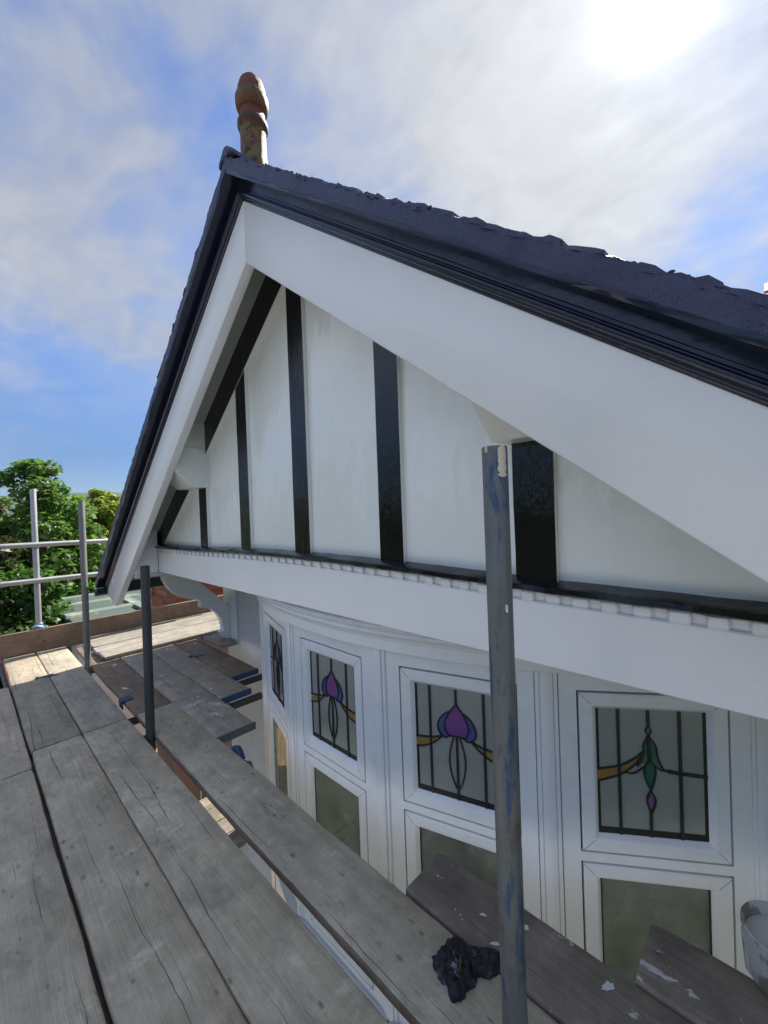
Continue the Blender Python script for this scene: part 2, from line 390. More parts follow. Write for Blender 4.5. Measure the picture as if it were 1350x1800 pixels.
        n.put(b.inputs['Normal'], n.bump(h, 0.8, 0.007))
        n.put(b.inputs['Roughness'], n.ramp(patch, [(0.3, 0.62), (0.7, 0.85)]))
    return material(name, fn)
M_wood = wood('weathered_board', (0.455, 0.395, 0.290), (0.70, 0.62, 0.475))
M_wood_sun_dim = wood('sun_dimmed_board', (0.36, 0.318, 0.240), (0.53, 0.475, 0.37))  # darker copy of the weathered board, toning down the sunlit pair in the colour
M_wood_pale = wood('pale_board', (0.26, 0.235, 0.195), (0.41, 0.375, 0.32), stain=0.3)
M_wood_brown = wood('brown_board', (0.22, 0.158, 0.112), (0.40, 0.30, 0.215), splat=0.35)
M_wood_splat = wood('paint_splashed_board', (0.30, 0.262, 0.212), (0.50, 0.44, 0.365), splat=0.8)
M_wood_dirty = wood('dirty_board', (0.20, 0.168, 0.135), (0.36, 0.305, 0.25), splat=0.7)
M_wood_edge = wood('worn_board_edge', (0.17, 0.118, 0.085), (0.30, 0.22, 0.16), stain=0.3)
M_wood_toe = wood('toe_board_wood', (0.19, 0.128, 0.09), (0.34, 0.24, 0.17), stain=0.35)
def steel(name, base, rust=0.3, blue=0.0, rough=0.45, metal=0.75, bluecol=(0.03, 0.085, 0.20)):
    def fn(n, b):
        c = n.coord('Object')
        s = n.noise(n.mapping(c, (60, 60, 6)), 1.0, 5, 0.65); p = n.noise(c, 7, 6, 0.65)
        col = n.mix(s, tuple(x * 0.62 for x in base), tuple(x * 1.25 for x in base))
        rs = n.ramp(n.noise(n.mapping(c, (1, 1, 1), (0, 0, 0), (3, 5, 7)), 9, 6, 0.7), [(0.66 - 0.25 * rust, 0.0), (0.80 - 0.2 * rust, 0.8)])
        col = n.mix(rs, col, (0.085, 0.052, 0.035))
        met = n.math('SUBTRACT', metal, n.math('MULTIPLY', rs, 0.6))
        if blue > 0:
            bl = n.ramp(n.noise(n.mapping(c, (17, 17, 3.2), (0, 0, 0), (1, 2, 4)), 1.0, 6, 0.68), [(0.62 - 0.2 * blue, 0.0), (0.68 - 0.2 * blue, 0.92)])
            col = n.mix(bl, col, bluecol); met = n.math('MULTIPLY', met, n.math('SUBTRACT', 1.0, bl))
            sp = n.ramp(n.voronoi(n.mapping(c, (26, 26, 13)), 1.0), [(0.06, 1.0), (0.09, 0.0)])
            sp = n.math('MULTIPLY', sp, n.ramp(n.noise(c, 6, 3), [(0.5, 0.0), (0.54, 1.0)]))
            col = n.mix(sp, col, (0.62, 0.62, 0.60))
        n.put(b.inputs['Base Color'], col); n.put(b.inputs['Metallic'], met)
        n.put(b.inputs['Roughness'], n.ramp(p, [(0.3, rough * 0.8), (0.7, rough * 1.35)]))
        n.put(b.inputs['Normal'], n.bump(n.math('ADD', s, p), 0.25, 0.004))
    return material(name, fn)
M_steel_blue = steel('scuffed_blue_steel', (0.165, 0.172, 0.162), 0.5, 0.40, 0.42, 0.3, (0.020, 0.060, 0.135))
M_steel_dark = steel('dark_steel', (0.075, 0.075, 0.078), 0.1, 0.0, 0.5, 0.55)
M_steel_grey = steel('dull_galvanised_steel', (0.22, 0.215, 0.20), 0.15, 0.0, 0.55, 0.5)
M_steel_pale = steel('bright_galvanised_steel', (0.42, 0.43, 0.44), 0.05, 0.0, 0.5, 0.55)
M_blue_paint = steel('blue_clip_paint', (0.028, 0.07, 0.165), 0.3, 0.0, 0.45, 0.1)
M_clip = steel('grey_clip_steel', (0.13, 0.14, 0.16), 0.2, 0.0, 0.5, 0.5)
M_paleblue = steel('pale_blue_coupler', (0.20, 0.30, 0.44), 0.1, 0.0, 0.4, 0.4)
M_rust = steel('rusty_coupler', (0.13, 0.075, 0.05), 0.8, 0.0, 0.8, 0.2)
M_redpaint = material('red_board_end_paint', base=(0.30, 0.05, 0.035), rough=0.6)
M_cream = material('dried_cream_foam', base=(0.62, 0.55, 0.40), rough=0.7)
M_splash = material('white_paint_splash', base=(0.70, 0.70, 0.70), rough=0.4)

# ------------------------------------------------------------------ ground and far land
GZ = -4.9
g = Geo(); g.add([(-2550, -2550, GZ), (2550, -2550, GZ), (2550, 2550, GZ), (-2550, 2550, GZ)], [(0, 1, 2, 3)])
def f_ground(n, b):
    c = n.coord('Object')
    n.put(b.inputs['Base Color'], n.mix(n.noise(c, 0.6, 8, 0.65), (0.045, 0.06, 0.022), (0.10, 0.115, 0.055)))
tag(obj('ground', g, material('rough_grass_ground', f_ground, rough=0.9)), kind='structure')
g = Geo(); g.add([(-13.5, .7, GZ + .004), (-4.3, .7, GZ + .004), (-4.3, 9, GZ + .004), (-13.5, 9, GZ + .004)], [(0, 1, 2, 3)])
def f_pave(n, b):
    c = n.coord('Object')
    br = n.new('ShaderNodeTexBrick'); n.put(br.inputs['Vector'], c)
    br.inputs['Color1'].default_value = (0.46, 0.30, 0.145, 1); br.inputs['Color2'].default_value = (0.35, 0.21, 0.10, 1); br.inputs['Mortar'].default_value = (0.13, 0.09, 0.05, 1)
    br.inputs['Scale'].default_value = 1.0; br.inputs['Brick Width'].default_value = 0.2; br.inputs['Row Height'].default_value = 0.1; br.inputs['Mortar Size'].default_value = 0.006
    n.put(b.inputs['Base Color'], n.mix(n.math('MULTIPLY', n.noise(c, 3, 5, 0.6), 0.5), br.outputs[0], (0.25, 0.17, 0.09)))
    n.put(b.inputs['Normal'], n.bump(br.outputs['Fac'], 0.6, -0.01))
tag(obj('patio', g, material('buff_block_paving', f_pave, rough=0.8)), kind='structure')
g = Geo(); g.add([(-26, -14.5, GZ + .004), (18, -14.5, GZ + .004), (18, -4.6, GZ + .004), (-26, -4.6, GZ + .004)], [(0, 1, 2, 3)])  # unseen pale drive, added to bounce sunlight onto the shaded facade
def f_bounce_drive(n, b):
    c = n.coord('Object')
    n.put(b.inputs['Base Color'], n.mix(n.noise(c, 30, 6, 0.7), (0.38, 0.375, 0.37), (0.52, 0.51, 0.50)))
tag(obj('bounce_drive', g, material('pale_bounce_drive', f_bounce_drive, rough=0.9)), kind='structure')
# wooded hill on the skyline
g = Geo(); nx, ny = 120, 10
HX, W = -1500.0, 2600.0
vs = []
for j in range(ny + 1):
    for i in range(nx + 1):
        y = -1100 + W * i / nx; t = j / ny
        prof = 84 + 30 * math.exp(-((y - 420) / 330) ** 2) + 16 * mnoise.noise(Vector((y * .006, 1.3, 0))) + 5 * mnoise.noise(Vector((y * .05, 7, 0)))
        vs.append((HX - 700 * t, y, GZ + (prof - GZ) * math.sin(t * math.pi / 2) * 1.0 + (3 * mnoise.noise(Vector((y * .12, t * 9, 2))) if j else 0)))
g.add(vs, [(j * (nx + 1) + i, j * (nx + 1) + i + 1, (j + 1) * (nx + 1) + i + 1, (j + 1) * (nx + 1) + i) for j in range(ny) for i in range(nx)])
def f_hill(n, b):
    c = n.coord('Object')
    n.put(b.inputs['Base Color'], n.mix(n.noise(c, 0.03, 8, 0.7), (0.022, 0.045, 0.018), (0.075, 0.11, 0.035)))
    n.put(b.inputs['Normal'], n.bump(n.noise(c, 0.09, 5, 0.7), 1.0, 6.0))
tag(obj('hill', g, material('distant_woodland', f_hill, rough=0.95), smooth=60), kind='structure')
# ------------------------------------------------------------------ the house
CX = -1.604                      # centre line of the gable and of the bay
SL = 0.745                       # pitch of the roof
def zl(x, v=0.0, top=1.326): return top + v - SL * abs(x - CX)
WALL_Y = 1.83                    # main wall face
house = thing('gabled_house', 'white rendered house with black timbered gable and curved bay window behind the scaffold', 'house', (CX, WALL_Y, GZ))
def H(name, g, m, **k): return obj(name, g, m, parent=house, **k)

# gable wall (gloss painted render between the timbers)
YT = 1.129
def sag(x):
    n = abs(x - CX) / 0.565
    return -0.193 - (0.0052 * n * n if n < 2 else 0.0208 + 0.0078 * (n - 2))
xs = [CX + t for t in np.linspace(-2.16, 2.16, 25)]
low = [(x, sag(x) - .02) for x in xs]
g = Geo(); g.prism(low + [(CX + 2.16, zl(CX + 2.16, .06)), (CX, zl(CX, .06)), (CX - 2.16, zl(CX - 2.16, .06))], YT, YT + .12)
H('gable_wall', g, M_panel)

# timbers: five uprights and the raking pieces under the soffit
def timber(poly, name='timber', y0=YT - .020, lump=True):
    g = Geo(); n = len(poly)
    # front face black, edges white where the brush stopped
    g.prism(poly, y0, YT + .004)
    g.m = [0] + [1] * (len(g.f) - 1)
    c = sum((Vector((p[0], 0, p[1])) for p in poly), Vector()) / n
    g.m = [0 if (f == tuple(range(n))) else 1 for f in g.f]
    return H(name, g, [M_black, M_white_v], bevel=0)
for k, (cx, w) in enumerate([(-2.715, .116), (-2.151, .112), (-1.604, .121), (-1.034, .117), (-.487, .117)]):
    top = zl(cx, -.05) if abs(cx - CX) < .9 else zl(cx, .02)
    def side(x, s): 
        return [(x + s * .0022 * mnoise.noise(Vector((k * 3.1 + s, t * 5, 0))), t) for t in np.linspace(sag(x) - .004, zl(x, .03), 12)]
    L = side(cx - w / 2, -1); Rr = side(cx + w / 2, 1)
    timber(L + Rr[::-1])
RK = 0.205
for s in (-1, 1):
    for a, b in ((0.02, 1.085), (1.33, 2.14)):
        x0, x1 = CX + s * a, CX + s * b
        lowz = lambda x: zl(x, .034 - RK)
        p = [(x0, zl(x0, .05)), (x1, zl(x1, .05)), (x1, max(lowz(x1), sag(x1))), ]
        if b > 2:
            xb = CX + s * (2.14 - .26)
            p = [(x0, zl(x0, .05)), (x1, zl(x1, .05)), (x1, sag(x1)), (xb, sag(xb)), (x0, lowz(x0))]
        else: p.append((x0, lowz(x0)))
        timber(p, y0=YT - .0225)

# sill moulding, sagging towards the ends
def sweep_x(prof, x0, x1, n, fz, jit=0.0, seed=0):
    rr = []
    for i in range(n + 1):
        x = x0 + (x1 - x0) * i / n
        rr.append([(x, y + jit * mnoise.noise(Vector((x * 13, j * 1.7, seed))), fz(x) + z + jit * mnoise.noise(Vector((x * 15, j * 2.3, seed + 9)))) for j, (y, z) in enumerate(prof)])
    g = Geo(); g.rings(rr); return g
XL, XR = -3.60, CX + (CX + 3.60)
H('sill_moulding', sweep_x([(YT + .01, .002), (1.080, -.006), (1.070, -.012), (1.068, -.026), (1.076, -.031), (YT + .01, -.031)], XL - .02, XR + .02, 150, sag, .0035, 3), M_black, smooth=35)
# beam
BY = 1.090; BZ = -0.447
XB0, XB1 = -3.575, 2 * CX + 3.575
zs = np.linspace(XB0, XB1, 40)
g = Geo(); g.prism([(x, sag(x) - .059) for x in zs] + [(XB1, BZ), (XB0, BZ)], BY, 1.30)
beam = H('beam', g, M_white_h, bevel=.004)
g = sweep_x([(BY + .011, -.0595), (BY + .011, -.0312), (1.29, -.0312), (1.29, -.0595)], XB0 + .004, XB1 - .004, 60, sag)
obj('dentil_band', g, M_white_h, parent=beam)
me = None; x = XB0 + .004; i = 0
while x < XB1 - .05:
    gg = Geo(); w = .042 + .003 * random.uniform(-1, 1)
    gg.box(0, w, 0, .0115, -.0275 + random.uniform(-.002, .001), 0)
    o = obj('dentil', gg, M_white_h, parent=beam, bevel=.005, smooth=40)
    o.location = (x, BY - .0005, sag(x + .02) - .0316); x += .0692
# jetty soffit behind the beam, side return and eaves box at the left foot
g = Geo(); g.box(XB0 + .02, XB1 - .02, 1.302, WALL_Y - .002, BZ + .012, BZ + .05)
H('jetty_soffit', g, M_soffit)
for s in (-1, 1):
    g = Geo()
    xa = CX + s * 1.971; xo = CX + s * 2.60
    poly = [(xa, BZ + .002), (xo, BZ + .002), (xo, zl(xo, .034)), (xa, zl(xa, .034))]
    poly = [(xa, -.447), (xo, -.447), (xo, -.447 + .012), (xa, zl(xa, .034))]
    xm = CX + s * (abs((1.36 + .44) / SL))
    poly = [(xa, -.449), (xm, -.449), (xa, zl(xa, .034))]
    g.prism(poly, .922, 1.0895)
    H('eaves_box', g, M_white_h, bevel=.003)
    g = Geo(); g.prism([(xa + s*.002, -.451), (CX + s * 2.62, -.451), (CX + s * 2.62, -.480), (xa + s*.002, -.480)], .93, 1.31)
    H('eaves_soffit', g, M_soffit, bevel=.002)
    g = Geo(); g.prism([(xa - s * .003, -.345), (xa + s * .002, -.345), (xa + s * .002, -.341), (xa - s * .003, -.341)], .924, 1.0885)
    H('board_joint', g, M_soffit)

# raking bargeboards
def bargepoly(s):
    P = [(-1.604, 1.326), (-4.262, -.652), (-4.237, -.668), (-3.985, -.737), (-1.604, 1.063)]
    return [(CX + (1 if s > 0 else -1) * (CX - x), z) if s > 0 else (x, z) for x, z in P]
for s, m in ((-1, M_white_l), (1, M_white_r)):
    g = Geo(); g.prism(bargepoly(s), .875, .921)
    H('bargeboard', g, m, bevel=.004, seg=2, smooth=40)
# verge moulding under the tiles (stepped, black gloss)
VS = 1.05
def sweep_slope(s, prof, n=2, x_end=2.66, x0=0.0, jit=0.0, seed=0, jtop=()):
    rr = []
    for i in range(n + 1):
        d = x0 + (x_end - x0) * i / n; x = CX + s * d; r = []
        for j, (y, v) in enumerate(prof):
            s_amp = .010
            a = jit * mnoise.noise(Vector((d * 9 * s, j * 2.1, seed))) if jit else 0
            b_ = jit * mnoise.noise(Vector((d * 8 * s, j * 3.7, seed + 5))) if jit else 0
            if j in jtop: b_ += s_amp * mnoise.noise(Vector((d * 14, s * 3, seed + 2))) + .8 * s_amp * mnoise.noise(Vector((d * 41, s * 3, seed + 3)))
            r.append((x, y + a, zl(x, v * VS) + b_))
        rr.append(r)
    g = Geo(); g.rings(rr); return g
for s in (-1, 1):
    H('verge_moulding', sweep_slope(s, [(.919, .001), (.870, .001), (.868, .007), (.860, .009), (.855, .015), (.852, .022), (.853, .028), (.860, .031), (.860, .036), (.866, .038), (.866, .048), (.919, .048)]), M_mould, bevel=.0012, smooth=25)
    H('verge_mortar', sweep_slope(s, [(.93, .049), (.867, .049), (.866, .072), (.93, .072)], 70, jit=.002, seed=4), M_mould, smooth=40)
    H('undercloak', sweep_slope(s, [(.95, .071), (.806, .071), (.803, .078), (.803, .086), (.95, .086)], 60, jit=.004, seed=8, x_end=2.70), M_mould, smooth=30)
    H('verge_pointing', sweep_slope(s, [(.99, .087), (.803, .084), (.801, .110), (.804, .134), (.83, .144), (.99, .144)], 150, x_end=2.70, jit=.0035, seed=12, jtop=(3, 4)), M_mortar, smooth=50)
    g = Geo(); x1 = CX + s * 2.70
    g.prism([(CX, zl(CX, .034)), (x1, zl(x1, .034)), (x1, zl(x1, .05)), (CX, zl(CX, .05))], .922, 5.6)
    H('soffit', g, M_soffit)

# roof with its verge tiles (each its own piece), ridge tiles and the field of tiles
g = Geo()
for s in (-1, 1):
    x1 = CX + s * 2.70
    g.prism([(CX, zl(CX, .052)), (x1, zl(x1, .052)), (x1, zl(x1, .135)), (CX, zl(CX, .135))], .992 , 5.6)
roof = H('roof', g, M_tile)
tv = None
for s in (-1, 1):
    d = 2.72; k = 0
    while d > .10:
        L = .19 * math.cos(TH); gg = Geo(); r = random.uniform
        nseg = 9; rr = []; lift = r(.002, .009); wob = [r(-.002, .003) for _ in range(12)]
        for i in range(nseg + 1):
            t = i / nseg; dd = d - L * t
            v0 = .138 + lift * (1 - t) - .010 * t; th = .015 + wob[i]
            x = CX + s * dd
            y0 = .806 + r(-.006, .004); y1 = .962
            rr.append([(x, y0, zl(x, v0)), (x, y1, zl(x, v0)), (x, y1, zl(x, v0 + th)), (x, y0 + .05 + r(-.01, .01), zl(x, v0 + th + r(-.002, .003))), (x, y0 + .004 + r(-.004, .004), zl(x, v0 + th * .8 + r(-.004, .003)))])
        gg.rings(rr); n5 = len(rr[0])
        gg.m = [1 if (fi % n5) in (0, 4, 3) and fi < 45 else 0 for fi in range(len(gg.f))]; gg.m[-1] = 1; gg.m[-2] = 1
        obj('verge_tile', gg, [M_tile, M_mortar], parent=roof, smooth=35)
        d -= .0785 + r(-.004, .004); k += 1
g = Geo()
for s in (-1, 1):
    d = 2.72; row = 0
    while d > .08:
        y = .97 + (.08 if row % 2 else 0)
        while y < 5.5:
            x0, x1 = CX + s * d, CX + s * (d - .125); q = random.uniform(-.002, .003)
            a, b = zl(x0, .160 + q), zl(x1, .147 + q)
            g.add([(x0, y, a), (x0, y + .16, a), (x1, y + .16, b), (x1, y, b), (x0, y, a - .014), (x0, y + .16, a - .014)],
                  [(0, 1, 2, 3), (0, 4, 5, 1)])
            y += .165
        d -= .0785; row += 1
tag(obj('roof_tile_field', g, M_tile, parent=roof), kind='stuff')
y = .802; k = 0
while y < 5.4:
    g = Geo(); a = .155
    prof = [(-.062, -.050), (-.036, -.029), (-.014, -.010), (0, -.006), (.014, -.010), (.036, -.029), (.062, -.050)]
    pr = [(CX + px, zl(CX, .190) + pz) for px, pz in prof] + [(CX + px, zl(CX, .190) + pz - .02) for px, pz in prof[::-1]]
    g.prism(pr, y, y + .298)
    if k == 0:
        g.prism([(CX + px * .98, zl(CX, .188) + pz) for px, pz in prof], y - .002, y + .03)
    obj('ridge_tile', g, M_mortar if k == 0 else M_tile, parent=roof, bevel=.004, smooth=40); y += .302; k += 1
# finial
fg = Geo()
fg.lathe([(0.066, -.09), (0.062, 0), (0.058, .03), (0.0555, .06), (0.0545, .10), (0.0540, .160), (0.0555, .168), (0.0625, .172), (0.0650, .181), (0.0640, .196), (0.0610, .202), (0.0545, .205), (0.0525, .212), (0.0520, .245)], n=36)
fin = H('ridge_finial', fg, M_terra, smooth=50); fin.location = (CX, .935, 1.484)
fg = Geo()
fg.lathe([(0.0480, .243), (0.0589, .247), (0.0676, .262), (0.0703, .282), (0.0698, .300), (0.0670, .307), (0.0605, .310), (0.0594, .316), (0.0583, .342), (0.0491, .372), (0.0327, .392), (0.0131, .401), (0.0011, .403)], n=36)
o = obj('finial_bulb', fg, M_terra, parent=fin, smooth=50)
o['label'] = 'mossy acorn head of the finial'
# moss clumps caught along the verge tiles
g = Geo()
for s in (-1, 1):
    for q in range(160):
        d = .14 + 2.5 * random.random(); x = CX + s * d; y = .812 + .10 * random.random() ** 2; z = zl(x, .1505 + random.uniform(-.005, .001)); r0 = random.uniform(.003, .0055)
        ph = random.random() * 9
        g.rings([[(x + r0 * math.cos(t) * math.cos(a) * (1 + .4 * mnoise.noise(Vector((a, ph, t)))) * 1.5, y + r0 * math.sin(a) * math.cos(t), z + r0 * .8 * math.sin(t) * (1 + .4 * mnoise.noise(Vector((a * 2, ph, t))))) for a in [6.283 * k / 7 for k in range(7)]] for t in (-1.0, -.3, .5, 1.2)])
def f_moss(n, b):
    n.put(b.inputs['Base Color'], n.mix(n.noise(n.coord('Object'), 60, 4), (0.022, 0.022, 0.012), (0.075, 0.070, 0.026)))
tag(obj('moss_clumps', g, material('dry_moss', f_moss, rough=0.95), parent=roof, smooth=80), kind='stuff')

# purlin ends boxed in white, on both slopes
for s in (-1, 1):
    g = Geo(); xa, xb = CX + s * 1.035, CX + s * 1.33
    top = lambda x: zl(x, .033)
    prof = [(YT + .01, .172), (1.030, .172), (.922, .272)]
    rr = []
    for x in (xa, xb):
        rr.append([(x, y, z) for y, z in prof] + [(x, .922, top(x)), (x, YT + .01, top(x))])
    g.rings(rr)
    H('purlin_end', g, M_white_v, bevel=.004)
    g = Geo(); g.box(xa - s * .004 if s > 0 else xa - .001, xa + .001 if s > 0 else xa + .004, .95, YT - .001, .420, .424)
    H('board_joint', g, M_soffit)

# main wall, corner post and curved bracket
def wall_grid(x0, x1): 
    g = Geo(); g.box(x0, x1, WALL_Y, WALL_Y + .25, GZ, -.44); return g
H('main_wall', wall_grid(-4.005, -3.10), M_dash)
H('main_wall', wall_grid(-.10, .85), M_dash)
g = Geo(); g.box(-4.01, -3.985, WALL_Y + .25, 5.6, GZ, -.62); H('side_wall', g, M_dash)
g = Geo(); g.box(.83, .85, WALL_Y + .25, 5.6, GZ, -.62); H('side_wall', g, M_dash)
g = Geo(); g.box(XB0, XB0 + .1, 1.31, 5.6, BZ + .052, .1); H('upper_side_wall', g, M_dash)
for s in (-1, 1):
    xo = lambda x: x if s < 0 else 2 * CX - x
    xa, xb = sorted((xo(-4.02), xo(-3.765)))
    g = Geo(); g.box(xa, xb, WALL_Y - .022, WALL_Y - .001, -1.27, -.449); H('wall_post', g, M_white_v, bevel=.003)
    br = [(1.20, -.481), (1.205, -.50), (1.225, -.575), (1.262, -.650), (1.31, -.708), (1.372, -.748), (1.462, -.782), (1.532, -.798), (1.532, -.868), (1.59, -.888), (1.632, -.912), (1.685, -.962),
          (1.722, -1.03), (1.738, -1.10), (1.738, -1.135), (1.712, -1.140), (1.712, -1.155), (1.738, -1.175), (1.752, -1.21), (WALL_Y - .023, -1.222), (WALL_Y - .023, -.915), (1.60, -.700), (1.50, -.598), (1.43, -.481)]
    g = Geo(); g.prism(br, xo(-3.965), xo(-3.885), ax='x'); H('bracket', g, M_white_v, bevel=.003)
# eaves fascia and gutter along the left flank
g = Geo(); g.box(-4.215, -4.190, .93, 5.6, -.660, -.572); H('fascia', g, M_mould)
g = Geo()
rr = [[(-4.275 + .058 * math.cos(a), y, -.622 + .058 * math.sin(a)) for a in np.linspace(math.pi, 2 * math.pi, 12)] + [(-4.275 + .052 * math.cos(a), y, -.622 + .052 * math.sin(a)) for a in np.linspace(2 * math.pi, math.pi, 12)] for y in (.80, 5.6)]
g.rings(rr)
gut = H('gutter', g, M_mould, smooth=40)
g = Geo(); g.prism([(-4.275 + .060 * math.cos(a), -.620 + .060 * math.sin(a)) for a in np.linspace(math.pi, 2 * math.pi, 12)], .794, .800); obj('gutter_end', g, M_mould, parent=gut)

# ---------------------------------------------------------------- curved bay: five faces
P_ = 0.684; YB = 1.239; AN = R_(17)
cent = []; px, py, a = CX, YB, 0.0
def facet(k):
    c = Vector((CX, YB)); s = 1 if k > 0 else -1
    for i in range(1, abs(k) + 1):
        a0, a1 = (i - 1) * AN, i * AN
        c += Vector((s * math.cos(a0), math.sin(a0))) * P_ / 2 + Vector((s * math.cos(a1), math.sin(a1))) * P_ / 2
    return c, k * AN
def FT(k):
    c, a = facet(k); u = Vector((math.cos(a), math.sin(a))); nrm = Vector((math.sin(a), -math.cos(a)))
    return lambda U, Nn, z: (c.x + u.x * U + nrm.x * Nn, c.y + u.y * U + nrm.y * Nn, z)
class FG(Geo):
    def __init__(s, T): super().__init__(); s.T = T
    def bx(s, u0, u1, n0, n1, z0, z1, mi=0):
        vs = [s.T(u, n, z) for z in (z0, z1) for u, n in ((u0, n0), (u1, n0), (u1, n1), (u0, n1))]
        s.add(vs, [(0, 3, 2, 1), (4, 5, 6, 7), (0, 1, 5, 4), (1, 2, 6, 5), (2, 3, 7, 6), (3, 0, 4, 7)], mi)
    def pr(s, poly, n0, n1, mi=0):
        n = len(poly)
        s.add([s.T(u, n0, z) for u, z in poly] + [s.T(u, n1, z) for u, z in poly], [tuple(range(n)), tuple(range(2 * n - 1, n - 1, -1))] + [(i, (i + 1) % n, n + (i + 1) % n, n + i) for i in range(n)], mi)
    def strip(s, pts, w, n0, n1, mi=0):
        L = []; Rr = []
        for i, p in enumerate(pts):
            d = Vector(pts[min(i + 1, len(pts) - 1)]) - Vector(pts[max(i - 1, 0)]); d.normalize(); q = Vector((-d.y, d.x)) * w / 2
            L.append((p[0] + q.x, p[1] + q.y)); Rr.append((p[0] - q.x, p[1] - q.y))
        for i in range(len(pts) - 1): s.pr([L[i], L[i + 1], Rr[i + 1], Rr[i]], n0, n1, mi)

CW = .241
ZT0, ZT1 = -.671, -1.2477      # top light, outer
ZC0, ZC1 = -1.281, -2.20       # casement below
def sash_geo(T, z0, z1, fw):
    g = FG(T); a = CW - .007; zt, zb = z0 - .007, z1 + .007
    def ring(pts_o, pts_i):
        n = 4; o = len(g.v)
        g.add([T(*p) for p in pts_o] + [T(*p) for p in pts_i], [(i, (i + 1) % n, n + (i + 1) % n, n + i) for i in range(n)])
    def rect(d, n_, ): return [(-a + d, n_, zb + d), (a - d, n_, zb + d), (a - d, n_, zt - d), (-a + d, n_, zt - d)]
    ring(rect(0, -.02), rect(0, .003)); ring(rect(0, .003), rect(.004, .006)); ring(rect(.004, .006), rect(fw - .016, .006))
    ring(rect(fw - .016, .006), rect(fw - .012, .004)); ring(rect(fw - .012, .004), rect(fw, -.010)); ring(rect(fw, -.010), rect(fw, -.016))
    return g
